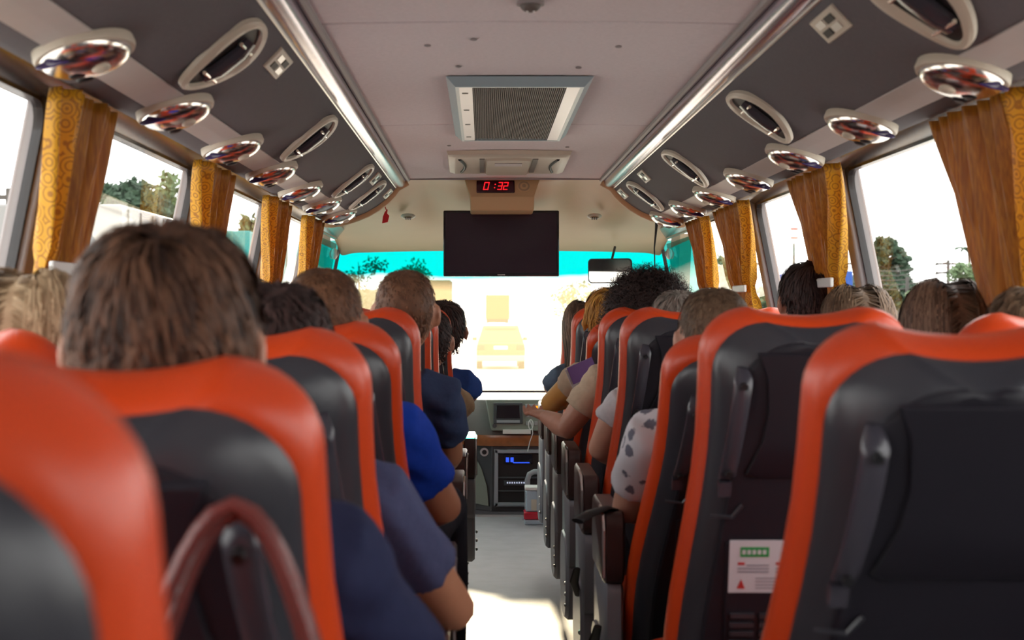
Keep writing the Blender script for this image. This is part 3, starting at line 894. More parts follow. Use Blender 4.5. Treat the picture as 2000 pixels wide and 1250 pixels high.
# ================================================================== CURTAINS
def curtain(s, ya, yb, y_tie0, y_tie1, label, zt=1.706, ztie=1.36, band=0.11, brocade_rear=True):
    root = thing('curtain', label, 'curtain', (SX(s, 0.93), (ya + yb) / 2, ztie), group='gold curtains along the windows')
    ox, oy, oz = SX(s, 0.93), (ya + yb) / 2, ztie

    def sheet(u0, u1, n, zz0, zz1, ph):
        vs = []; fs = []; nz = 22
        for k in range(nz + 1):
            z = zz1 + (zz0 - zz1) * k / nz
            t = (zt - z) / (zt - ztie)
            if t <= 1:
                f = t ** 1.4
                a = ya + (y_tie0 - ya) * f; b = yb + (y_tie1 - yb) * f
            else:
                f = min(1, (t - 1) * 0.9)
                a = y_tie0 + (ya + 0.05 - y_tie0) * f * 0.6; b = y_tie1 + (yb - 0.1 - y_tie1) * f * 0.6
            wd = (b - a)
            for i in range(n + 1):
                u = u0 + (u1 - u0) * i / n
                y = a + wd * u
                pl = 0.024 * math.sin(u * 40 + ph + 1.5 * math.sin(z * 4)) * (0.7 + 0.3 * math.sin(u * 13)) + 0.006 * math.sin(u * 95 + z * 3)
                h = wall_half(z) - 0.060 + pl * (0.65 if 0.9 < t < 1.1 else 1)
                h = min(h, wall_half(z) - 0.024)
                vs.append((SX(s, h) - ox, y - oy, z - oz))
        for k in range(nz):
            for i in range(n):
                p = k * (n + 1) + i
                fs.append((p, p + 1, p + n + 2, p + n + 1))
        return MB().add(vs, fs)
    f = band / (yb - ya)
    u_b = (0, f) if brocade_rear else (1 - f, 1)
    u_c = (f, 1) if brocade_rear else (0, 1 - f)
    for nm, (a, b), n in (('brocade_border', u_b, 16), ('drape', u_c, 70)):
        o = sheet(a, b, n, 1.03, zt, s * 0.7).obj(nm, 'brocade' if nm[0] == 'b' else 'curtain', root)
        sm = o.modifiers.new('solid', 'SOLIDIFY'); sm.thickness = 0.003
    m = MB(); h = wall_half(ztie) - 0.090
    m.box(SX(s, h) - ox - 0.006, SX(s, h) - ox + 0.006, y_tie0 - oy - 0.008, (y_tie0 * 0.4 + y_tie1 * 0.6) - oy, -0.018, 0.012)
    m.obj('tie_band', 'white', root, bevel=0.004)


curtain(-1, 2.74, 3.14, 2.82, 3.08, 'gold curtain nearest the camera on the left, above the blonde head')
curtain(-1, 4.10, 4.64, 4.36, 4.62, 'second gold curtain from the camera on the left side')
curtain(-1, 5.40, 6.02, 5.74, 6.12, 'third gold curtain from the camera on the left side')
curtain(-1, 6.56, 7.22, 6.85, 7.24, 'farthest gold curtain on the left beside the windscreen')
curtain(1, 2.72, 3.26, 2.84, 3.12, 'wide gold curtain nearest the camera at the right edge', ztie=1.20)
curtain(1, 4.18, 4.79, 4.39, 4.70, 'second gold curtain from the camera on the right side')
curtain(1, 5.62, 6.34, 5.84, 6.28, 'third gold curtain from the camera on the right side')
curtain(1, 6.62, 7.20, 6.76, 7.20, 'farthest gold curtain on the right beside the windscreen')

# ================================================================== SEATS
SL = 0.80
PVZ = HC - (SL * math.cos(R(12)) + 0.045 * math.sin(R(12)))
PLAT = 0.10


def hw(s_, low):
    t = max(0, min(1, (0.62 - s_) / 0.5)); t = t * t * (3 - 2 * t)
    return 0.187 + (low - 0.187) * t


def outline(ins, inst, rx, rz, low, bottom=-0.03, dip=0.016, y=0.0):
    out = []
    top = SL - inst; s1 = top - rz
    for k in range(11):
        s_ = bottom + (s1 - bottom) * k / 10
        out.append((-(hw(s_, low) - ins), y, s_))
    xe = 0.187 - ins
    for k in range(1, 9):
        an = PI / 2 * k / 8
        out.append((-(xe - rx) - rx * math.cos(an), y, s1 + rz * math.sin(an)))
    n = 12
    for k in range(1, n):
        u = -1 + 2 * k / n
        out.append(((xe - rx) * u, y, top - dip * (1 - u * u)))
    left = out[:19]
    for p in left[::-1]: out.append((-p[0], p[1], p[2]))
    return out


def seat_meshes(side, low):
    """side: +1 seat on the right of the aisle (aisle at -x), -1 on the left"""
    g = -side
    d = {}
    o = outline
    d['pad'] = MB().loft([o(0.06, 0.06, 0.08, 0.08, low, y=0.085), o(0.025, 0.02, 0.085, 0.08, low, y=0.088), o(0.006, 0.004, 0.083, 0.081, low, y=0.070), o(0, 0, 0.082, 0.080, low, y=0.045),
                          o(0.002, 0.002, 0.082, 0.081, low, y=0.02), o(0.008, 0.007, 0.086, 0.086, low, y=0.006), o(0.017, 0.016, 0.092, 0.09, low, y=-0.003), o(0.03, 0.03, 0.10, 0.10, low, y=-0.003)]).mesh('backrest')
    d['rim'] = MB().loft([o(0.017, 0.016, 0.092, 0.088, low, y=-0.002, dip=0.010), o(0.019, 0.018, 0.095, 0.090, low, y=-0.010, dip=0.008), o(0.024, 0.022, 0.100, 0.095, low, y=-0.018, dip=0.007), o(0.048, 0.040, 0.115, 0.112, low, y=-0.046, dip=0.004), o(0.052, 0.045, 0.117, 0.115, low, y=-0.047, dip=0.004)]).mesh('shell_rim')
    d['shell'] = MB().loft([o(0.049, 0.041, 0.115, 0.113, low, y=-0.040, dip=0.004), o(0.050, 0.042, 0.115, 0.113, low, y=-0.050, dip=0.004), o(0.056, 0.048, 0.115, 0.113, low, y=-0.055, dip=0.004)]).mesh('back_shell')
    # raised centre panel
    pl = [(-0.10, 0.742), (-0.084, 0.70), (-0.080, 0.64), (-0.088, 0.585), (-0.115, 0.525), (-0.10, 0.518), (0.10, 0.518), (0.115, 0.525), (0.088, 0.585), (0.080, 0.64), (0.084, 0.70), (0.10, 0.742)]
    def pr(sc, y): return [(x * sc, y, 0.63 + (z - 0.63) * sc) for x, z in pl]
    d['panel'] = MB().loft([pr(1.0, -0.054), pr(0.985, -0.060), pr(0.97, -0.0615)]).mesh('centre_panel')
    lw = MB()
    lw.loft([[(x, y, z) for x, z in ((-a, 0.0), (-a - 0.004, 0.40), (a + 0.004, 0.40), (a, 0.0))] for a, y in ((0.142, -0.053), (0.138, -0.060))])
    d['lower'] = lw.mesh('lower_panel')
    d['hook'] = MB().tube([(g * 0.172, -0.052, 0.448), (g * 0.135, -0.060, 0.448), (g * 0.118, -0.060, 0.470)], 0.0035, 6).mesh('trim_line')
    # grab handle
    A = Vector((g * 0.124, 0, 0.715)); B = Vector((g * 0.150, 0, 0.515))
    rings = []
    for k in range(15):
        t = k / 14
        p = A.lerp(B, t); off = -0.058 - 0.026 * math.sin(PI * min(1, max(0, t))) ** 0.45 if 0 < t < 1 else -0.052
        wdt = 0.0165 * (1 - 0.18 * t)
        if k in (0, 14): wdt *= 0.6
        ax = Vector((1, 0, 0.15 * g))
        th = 0.009
        ring = []
        for j in range(12):
            an = 2 * PI * j / 12
            c, s_ = math.cos(an), math.sin(an)
            ex = math.copysign(abs(c) ** 0.6, c) * wdt; ey = math.copysign(abs(s_) ** 0.6, s_) * th
            ring.append((p.x + ax.x * ex, off + ey, p.z + ax.z * ex))
        rings.append(ring)
    d['handle'] = MB().loft(rings).mesh('grab_handle')
    for q, t in enumerate((0.12, 0.9)):
        p = A.lerp(B, t); d[f'bolt{q}'] = MB().tube([(p.x, -0.076, p.z), (p.x, -0.0935 if q == 0 else -0.090, p.z)], 0.0062, 12).mesh('bolt')
    d['foot'] = MB().box(g * 0.150 - 0.011, g * 0.150 + 0.011, -0.068, -0.05, 0.488, 0.514).mesh('handle_foot')
    # cushion and frame, local to the seat origin on the platform
    m = MB(); n = 10
    def cu(ins, z, yb=0.10, yf=0.50):
        w_ = low - 0.012 - ins; out = []
        r_ = 0.05
        for cx, cy, a0 in ((1, 1, 0), (-1, 1, 90), (-1, -1, 180), (1, -1, 270)):
            for k in range(5):
                an = R(a0 + 22.5 * k)
                out.append((cx * (w_ - r_) + r_ * math.cos(an), (yb + yf) / 2 + cy * ((yf - yb) / 2 - ins - r_) + r_ * math.sin(an), z))
        return out
    d['cushion'] = MB().loft([cu(0.015, 0.335), cu(0, 0.355), cu(0, 0.43), cu(0.012, 0.455), cu(0.04, 0.468)]).mesh('seat_cushion')
    m = MB(); m.box(-low + 0.03, low - 0.03, 0.06, 0.46, 0.30, 0.334); d['frame'] = m.mesh('seat_frame')
    m = MB(); m.box(-0.02, 0.02, 0.10, 0.40, 0.012, 0.30); m.box(-0.035, 0.035, 0.06, 0.44, 0.0, 0.012); d['leg'] = m.mesh('leg')
    # aisle armrest
    ax_ = g * 0.262
    top = 0.70 if side > 0 else 0.635
    def ar(w_, y0, y1, z0, z1, r_=0.03):
        pts = []
        for cy, cz, a0 in ((1, 1, 0), (-1, 1, 90), (-1, -1, 180), (1, -1, 270)):
            for k in range(5):
                an = R(a0 + 22.5 * k)
                pts.append(((y1 + y0) / 2 + cy * ((y1 - y0) / 2 - r_) + r_ * math.cos(an), (z0 + z1) / 2 + cz * ((z1 - z0) / 2 - r_) + r_ * math.sin(an)))
        return pts
    def blade(x0, x1, pts, e=0.006):
        cy = sum(p[0] for p in pts) / len(pts); cz = sum(p[1] for p in pts) / len(pts)
        f = lambda sc, x: [(x, cy + (p[0] - cy) * sc, cz + (p[1] - cz) * sc) for p in pts]
        return MB().loft([f(0.93, x0), f(1, x0 + e), f(1, x1 - e), f(0.93, x1)])
    d['arm'] = blade(ax_ - 0.025, ax_ + 0.025, ar(0, -0.05, 0.33, top - 0.17, top, 0.035)).mesh('armrest')
    d['cover'] = blade(ax_ - 0.022, ax_ + 0.022, ar(0, -0.04, 0.30, 0.30, top - 0.165, 0.03)).mesh('side_cover')
    d['hub'] = blade(ax_ - 0.028, ax_ + 0.020, ar(0, -0.02, 0.34, 0.10, 0.40, 0.12), 0.012).mesh('hinge_cover')
    xo = ax_ + g * 0.026
    d['strip'] = MB().tube([(xo, -0.052, top - 0.15), (xo, -0.056, top - 0.04), (xo, -0.03, top - 0.004), (xo, 0.05, top + 0.004)], 0.0045, 6).mesh('chrome_strip')
    d['stud'] = MB().ell((0, 0, 0), (0.005, 0.007, 0.007), 8, 6).mesh('stud')
    d['lever'] = MB().tube([(ax_ + g * 0.03, 0.06, 0.34), (ax_ + g * 0.045, 0.0, 0.39), (ax_ + g * 0.04, -0.06, 0.44)], [0.010, 0.013, 0.009], 8, flat=0.5).mesh('recline_lever')
    return d


SEATS = {}
MESH = {(1, 'a'): seat_meshes(1, 0.236), (1, 'w'): seat_meshes(1, 0.192), (-1, 'a'): seat_meshes(-1, 0.236), (-1, 'w'): seat_meshes(-1, 0.192)}


def tilt_for(drop):
    t = R(12)
    while SL * math.cos(t) + 0.045 * math.sin(t) > HC - PVZ - drop: t += 0.002
    return t


def seat(side, kind, row, drop, label, dx=0.0):
    d = MESH[(side, kind)]
    piv = (1.90 if side > 0 else 0.826) + 0.73 * row
    cx = SX(side, 0.458 if kind == 'a' else 0.887) + dx
    t = tilt_for(drop)
    o = thing('coach_seat', label, 'seat', (cx, piv, PLAT), group='orange and black coach seats')
    b = put('backrest', d['pad'], 'orange', o, (0, 0, PVZ - PLAT), (t, 0, 0))
    put('shell_rim', d['rim'], 'shell_rim', b); put('back_shell', d['shell'], 'shell', b); put('centre_panel', d['panel'], 'shell', b); put('lower_panel', d['lower'], 'shell', b)
    put('seat_cushion', d['cushion'], 'orange', o); put('seat_frame', d['frame'], 'black', o)
    for q in (-0.13, 0.13): put('leg', d['leg'], 'grey_plastic', o, (q, 0, 0))
    if kind == 'a':
        put('grab_handle', d['handle'], 'handle', b); put('bolt', d['bolt0'], 'black', b); put('bolt', d['bolt1'], 'black', b); put('handle_foot', d['foot'], 'handle', b); put('trim_line', d['hook'], 'shell_rim', b)
        if not (side > 0 and row < 2):
            a = put('armrest', d['arm'], 'armrest', o); put('chrome_strip', d['strip'], 'metal', a)
            put('side_cover', d['cover'], 'grey_plastic', o)
        h = put('hinge_cover', d['hub'], 'grey_plastic', o)
        for k in range(3): put('stud', d['stud'], 'metal', h, (-side * 0.290, 0.0 + 0.01 * k, 0.17 + 0.035 * k))
        if side > 0 and row in (2, 3): put('recline_lever', d['lever'], 'black', o)
    SEATS[(side, kind, row)] = (o, b, piv, cx, t)
    return o


DR = {(1, 'a', 0): 0.022, (1, 'a', 2): 0.066, (1, 'a', 5): 0.058, (-1, 'a', 0): 0.020, (-1, 'a', 1): 0.050, (-1, 'a', 2): 0.034, (-1, 'a', 3): 0.032,
      (-1, 'w', 2): 0.036, (1, 'w', 1): 0.012, (1, 'w', 2): 0.055, (1, 'w', 3): 0.045, (1, 'w', 4): 0.055}
from_cam = ['nearest the camera', 'second from the camera', 'third from the camera', 'fourth from the camera', 'fifth from the camera', 'sixth from the camera', 'seventh from the camera', 'farthest from the camera']
for row in range(8):
    for side in (-1, 1):
        for kind in ('a', 'w'):
            if kind == 'w' and ((side < 0 and row < 2) or (side > 0 and row < 1)): continue
            dx = 0.0
            if (side, kind, row) == (-1, 'a', 7): dx = 0.03
            if (side, kind, row) == (-1, 'a', 1): dx = 0.018
            if (side, kind, row) == (-1, 'a', 0): dx = 0.016
            where = 'aisle' if kind == 'a' else 'window'
            n = row if kind == 'a' else row - (2 if side < 0 else 1)
            nn = from_cam[n] if not (kind == 'w' and row == 7) else 'farthest from the camera'
            seat(side, kind, row, DR.get((side, kind, row), 0.0), f'orange and black {where} seat on the {SN[side]}, {nn}', dx)

# things on the second right seat: safety card and slotted net, and small fittings on the nearest
o, b, *_ = SEATS[(1, 'a', 1)]
cd = MB().box(-0.137, 0.045, -0.0625, -0.060, 0.295, 0.392).obj('safety_card', 'white_card', b, (0, 0, 0.014))
MB().box(-0.118, -0.068, -0.0635, -0.0622, 0.362, 0.380).obj('green_block', 'card_green', cd)
for k in range(5): MB().box(-0.115 + 0.009 * k, -0.109 + 0.009 * k, -0.0640, -0.0634, 0.367, 0.375).obj('lettering', 'white_card', cd)
for x in (-0.122, -0.055, 0.01):
    MB().box(x, x + 0.012, -0.0635, -0.0622, 0.347, 0.352).obj('red_heading', 'card_red', cd)
    m = MB()
    for k in range(3): m.box(x + (0.015 if k == 0 else 0), x + 0.055, -0.0635, -0.0622, 0.345 - 0.006 * k, 0.3475 - 0.006 * k)
    m.obj('text_lines', 'card_ink', cd)
m = MB(); m.prism([(-0.122, 0.303), (-0.108, 0.303), (-0.115, 0.320)], -0.0637, -0.0622); m.obj('warning_triangle', 'card_red', cd)
m = MB()
for k in range(4): m.box(-0.09, 0.03, -0.0635, -0.0622, 0.303 + 0.006 * k, 0.305 + 0.006 * k)
m.obj('text_lines', 'card_ink', cd)
for c in range(3):
    for r_ in range(6):
        MB().box(-0.132 + c * 0.052, -0.090 + c * 0.052, -0.0665, -0.060, 0.262 - 0.017 * r_, 0.270 - 0.017 * r_).obj('net_slot', 'shell_rim', b)
o, b, *_ = SEATS[(1, 'a', 0)]
m = MB(); m.box(0.095, 0.155, -0.062, -0.052, 0.455, 0.56); m.obj('coat_hook_plate', 'black', b, bevel=0.006)
m = MB(); m.tube([(0.02, -0.065, 0.33), (0.06, -0.10, 0.385), (0.13, -0.12, 0.41), (0.19, -0.10, 0.40)], [0.012, 0.013, 0.013, 0.011], 10); m.obj('pocket_hoop', 'brown_cloth', b)

# ================================================================== PEOPLE
def remesh(mb, name, voxel, smooth=3):
    me = bpy.data.meshes.new(name); me.from_pydata([tuple(p) for p in mb.v], [], mb.f)
    bm = bmesh.new(); bm.from_mesh(me); bmesh.ops.remove_doubles(bm, verts=bm.verts, dist=1e-6); bmesh.ops.recalc_face_normals(bm, faces=bm.faces); bm.to_mesh(me); bm.free()
    o = bpy.data.objects.new('tmp', me); C.objects.link(o)
    r_ = o.modifiers.new('r', 'REMESH'); r_.mode = 'VOXEL'; r_.voxel_size = voxel
    s_ = o.modifiers.new('s', 'SMOOTH'); s_.factor = 0.5; s_.iterations = smooth
    dg = bpy.context.evaluated_depsgraph_get()
    nm = bpy.data.meshes.new_from_object(o.evaluated_get(dg)); nm.name = name
    bpy.data.objects.remove(o); bpy.data.meshes.remove(me)
    nm.polygons.foreach_set('use_smooth', [True] * len(nm.polygons))
    nm.materials.clear()
    return nm


HA, HB, HCc = 0.077, 0.095, 0.112


def head_fn(d, p):
    q = 1.0 / (abs(d.x) ** 2.8 + abs(d.y) ** 2.5 + abs(d.z) ** 2.8) ** 0.37
    q = 1 + (q - 1) * (0.85 if d.z > 0 else 0.4)
    x, y, z = p[0] * q, p[1] * q, p[2] * q
    if d.z < 0:
        k = -d.z
        x *= 1 - 0.30 * k ** 1.6
        if d.y < 0: y *= 1 - 0.35 * k
        else: y *= 1 + 0.06 * k
    if d.y < 0 and d.z > -0.2: y *= 1.04
    if d.y > 0:
        g = lambda cx, cz, sx, sz: math.exp(-((d.x - cx) / sx) ** 2 - ((d.z - cz) / sz) ** 2)
        y += 0.024 * g(0, -0.22, 0.13, 0.16) + 0.006 * g(0, 0.1, 0.5, 0.1) + 0.006 * g(0, -0.55, 0.25, 0.06) + 0.008 * g(0, -0.85, 0.3, 0.15)
        y -= 0.010 * g(0.38, 0.0, 0.17, 0.10) + 0.010 * g(-0.38, 0.0, 0.17, 0.10)
    return Vector((x, y, z))


def hand(mb, W, d, up, side, sc=1.0):
    d = d.normalized(); n = (up - d * up.dot(d)).normalized(); l = d.cross(n)     # l: lateral
    rings = []
    for t, w_, h_ in ((-0.01, 0.026, 0.020), (0.02, 0.034, 0.016), (0.055, 0.041, 0.014), (0.085, 0.040, 0.012)):
        c = W + d * t * sc
        rings.append([c + l * (w_ * sc * math.cos(a)) + n * (h_ * sc * math.sin(a)) for a in [2 * PI * k / 12 for k in range(12)]])
    mb.loft(rings)
    for i, (off, ln) in enumerate(((-0.030, 0.9), (-0.010, 1.05), (0.0105, 1.0), (0.030, 0.8))):
        p = W + d * 0.078 * sc + l * off * 1.08 * sc; path = [p]; cur = d.copy()
        for sg, an in ((0.040, 18), (0.028, 42), (0.022, 35)):
            cur = (Matrix.Rotation(R(an), 3, l) @ cur)
            if cur.dot(n) > 0.02 and an == 18: cur = (Matrix.Rotation(R(-2 * an), 3, l) @ cur)
            path.append(path[-1] + cur * sg * ln * sc)
        mb.tube(path, [0.0095 * sc, 0.009 * sc, 0.0083 * sc, 0.0065 * sc], 8)
    tside = -side
    p = W + d * 0.018 * sc + l * tside * 0.03 * sc
    td = (d * 0.75 + l * tside * 0.6 - n * 0.25).normalized()
    mb.tube([p, p + td * 0.035 * sc, p + (td * 0.05 + d * 0.022) * sc, p + (td * 0.055 + d * 0.045 - n * 0.01) * sc], [0.014 * sc, 0.0115 * sc, 0.0105 * sc, 0.008 * sc], 8)


def SE(d, ra, ext):
    q = 1.0 / (abs(d.x) ** 2.8 + abs(d.y) ** 2.5 + abs(d.z) ** 2.8) ** 0.37
    q = 1 + (q - 1) * (0.85 if d.z > 0 else 0.4)
    return Vector((d.x * (ra.x * q + ext), d.y * (ra.y * q + ext), d.z * (ra.z * q + ext)))


def strands(n, kind, hc, seedn, length, width, lift, part=0.0, spread=1.0, segs=5):
    rnd = random.Random(seedn)
    vs = []; fs = []; tone = []
    crown = Vector((0.05, -0.45, 0.88)).normalized()
    ra = Vector((HA * 1.04, HB * 1.05, HCc * 1.03))
    cnt = 0; tries = 0
    while cnt < n and tries < n * 20:
        tries += 1
        z = rnd.uniform(-0.75, 1); ph = rnd.uniform(0, 2 * PI); q = math.sqrt(max(0, 1 - z * z))
        d = Vector((q * math.cos(ph), q * math.sin(ph), z))
        if d.y > 0.30 and d.z < 0.62: continue
        if d.y > 0.0 and d.z < -0.05: continue
        if kind in ('short', 'buzz') and abs(d.x) > 0.70 and d.z < 0.15 and d.y > -0.45: continue
        if kind in ('short', 'buzz') and d.z < -0.62 - 0.1 * rnd.random(): continue
        if kind == 'long' and d.z < -0.1: continue
        if kind == 'curly' and d.z < -0.5: continue
        cnt += 1
        nz = noise.noise(d * 3.2 + Vector((seedn, 0, 0))); nz2 = noise.noise(d * 7.5 + Vector((0, seedn, 3)))
        nz3 = noise.noise(d * 16 + Vector((0, 5, seedn)))
        tn = min(1, max(0, 0.42 + 0.75 * nz2 + 0.6 * nz3 + rnd.uniform(-0.2, 0.2)))
        p = SE(d, ra, 0); path = [p.copy()]
        ln = length * rnd.uniform(0.7, 1.15)
        if kind == 'short': ln *= 0.30 + 0.70 * min(1, max(0, (d.z + 0.35) / 0.9))
        st = ln / segs
        if kind == 'long':
            pts = d.copy(); free = False
            ext = lift * (0.4 + rnd.random())
            for k in range(segs):
                if not free:
                    nrm = pts.normalized()
                    g = Vector((0, -0.15, -1)) if k > 0 else Vector(((1 if d.x > part else -1) * 0.9, -0.3, -0.4))
                    t = (g - nrm * g.dot(nrm)).normalized()
                    pts = (pts + t * st / 0.1).normalized()
                    pp = SE(pts, ra, ext)
                    if pts.z < -0.12: free = True
                else:
                    pp = path[-1] + Vector((-path[-1].x * 0.06 + nz2 * 0.004, 0.004 * nz, -st))
                path.append(pp)
        elif kind == 'curly':
            ax = (d + Vector((rnd.uniform(-.6, .6), rnd.uniform(-.6, .6), rnd.uniform(-.9, .3)))).normalized()
            u = ax.orthogonal().normalized(); v = ax.cross(u); rr_ = rnd.uniform(0.006, 0.014); p0 = rnd.uniform(0, 6.28); w_ = rnd.uniform(1.2, 2.0)
            for k in range(1, segs + 1):
                t = k / segs
                path.append(p + ax * ln * t * (1 - 0.25 * t) + (u * math.cos(p0 + w_ * k) + v * math.sin(p0 + w_ * k)) * rr_ - Vector((0, 0, 0.02 * t * t)))
        else:
            nrm = d
            t = (d - crown * d.dot(crown)); t = t.normalized() if t.length > 1e-3 else Vector((1, 0, 0))
            t = (t + Vector((0, 0, -0.5)) + d.cross(t) * (0.35 + 1.3 * nz) + Vector((nz2, nz, 0)) * 0.45)
            t = (t - nrm * t.dot(nrm)).normalized()
            lf = lift * (0.5 + 0.9 * rnd.random() + 0.9 * nz2)
            cur = p.copy()
            for k in range(1, segs + 1):
                f = k / segs
                cur = cur + t * st
                dd = Vector((cur.x / ra.x, cur.y / ra.y, cur.z / ra.z)).normalized()
                t = (t + Vector((0, 0, -0.10))); t = (t - dd * t.dot(dd)).normalized()
                h = 1 + 0.0
                cur = SE(dd, ra, lf * math.sin(f * 2.2))
                path.append(cur.copy())
        b = len(vs); m_ = len(path)
        for k, c in enumerate(path):
            a1 = path[max(0, k - 1)]; a2 = path[min(m_ - 1, k + 1)]; dr = (a2 - a1)
            nn = c.normalized(); sd = dr.cross(nn)
            sd = sd.normalized() if sd.length > 1e-9 else Vector((1, 0, 0))
            sd = (sd + nn * rnd.uniform(-0.3, 0.3)).normalized()
            wv = width * (0.55 + 0.45 * math.sin(PI * min(1, 0.25 + k / m_))) * (0.25 if k == m_ - 1 else 1)
            vs.append(hc + c + sd * wv); vs.append(hc + c - sd * wv); tone.append(tn); tone.append(tn)
        for k in range(m_ - 1): fs.append((b + 2 * k, b + 2 * k + 1, b + 2 * k + 3, b + 2 * k + 2))
    return vs, fs, tone


def hair(kind, hc, seedn, hm, parent, dens=1.0, tilt=None):
    P_ = {'short': (3800, 0.052, 0.0019, 0.009), 'buzz': (2200, 0.012, 0.0014, 0.003), 'long': (3600, 0.42, 0.0020, 0.013), 'curly': (3400, 0.10, 0.0012, 0.02), 'crop': (2800, 0.028, 0.0020, 0.007)}[kind]
    n, ln, wd_, lf = P_
    # scalp cap
    cap = MB()
    g_ = {'short': 1.10, 'buzz': 1.035, 'long': 1.10, 'curly': 1.22, 'crop': 1.05}[kind]
    def fn(d, p):
        v = head_fn(d, p)
        k = 1.0
        if d.y > 0.25 and d.z < 0.6: k = 0.86 / g_
        if d.z < -0.60: k = 0.90 / g_
        if d.y > -0.05 and d.z < -0.05: k = 0.9 / g_
        if abs(d.x) > 0.72 and -0.55 < d.z < 0.12 and d.y > -0.42 and kind != 'long': k = min(k, 0.985 / g_)
        bump = 1 + (0.035 * noise.noise(d * 5 + Vector((seedn, 1, 2))) if kind in ('short', 'curly') else 0)
        return Vector((v.x, v.y, v.z)) * g_ * k * bump
    cap.ell(hc, (HA, HB, HCc), 40, 28, fn)
    tn = [min(1, max(0, 0.35 + 0.6 * noise.noise((Vector(v) - hc) * 60 + Vector((seedn, 0, 0))))) for v in cap.v]
    kd = 'short' if kind == 'crop' else kind
    v2, f2, t2 = strands(int(n * dens), kd, hc, seedn, ln, wd_, lf, segs={'long': 11, 'curly': 8}.get(kind, 5))
    if kind == 'short':      # push the strands out to sit on the fuller cap
        v2 = [hc + (v - hc) * (1.07) for v in v2]
    if kind == 'curly': v2 = [hc + (v - hc) * 1.12 for v in v2]
    if kind == 'long': v2 = [hc + Vector(((v - hc).x * 1.07, (v - hc).y * 1.07, (v - hc).z * (1.07 if v.z > hc.z else 1))) for v in v2]
    me = bpy.data.meshes.new('hair')
    o_ = len(cap.v)
    me.from_pydata([tuple(v) for v in cap.v] + [tuple(v) for v in v2], [], cap.f + [tuple(i + o_ for i in f) for f in f2])
    at_ = me.attributes.new('tone', 'FLOAT', 'POINT'); at_.data.foreach_set('value', tn + t2)
    me.polygons.foreach_set('use_smooth', [True] * len(me.polygons))
    return put('hair', me, hm, parent)


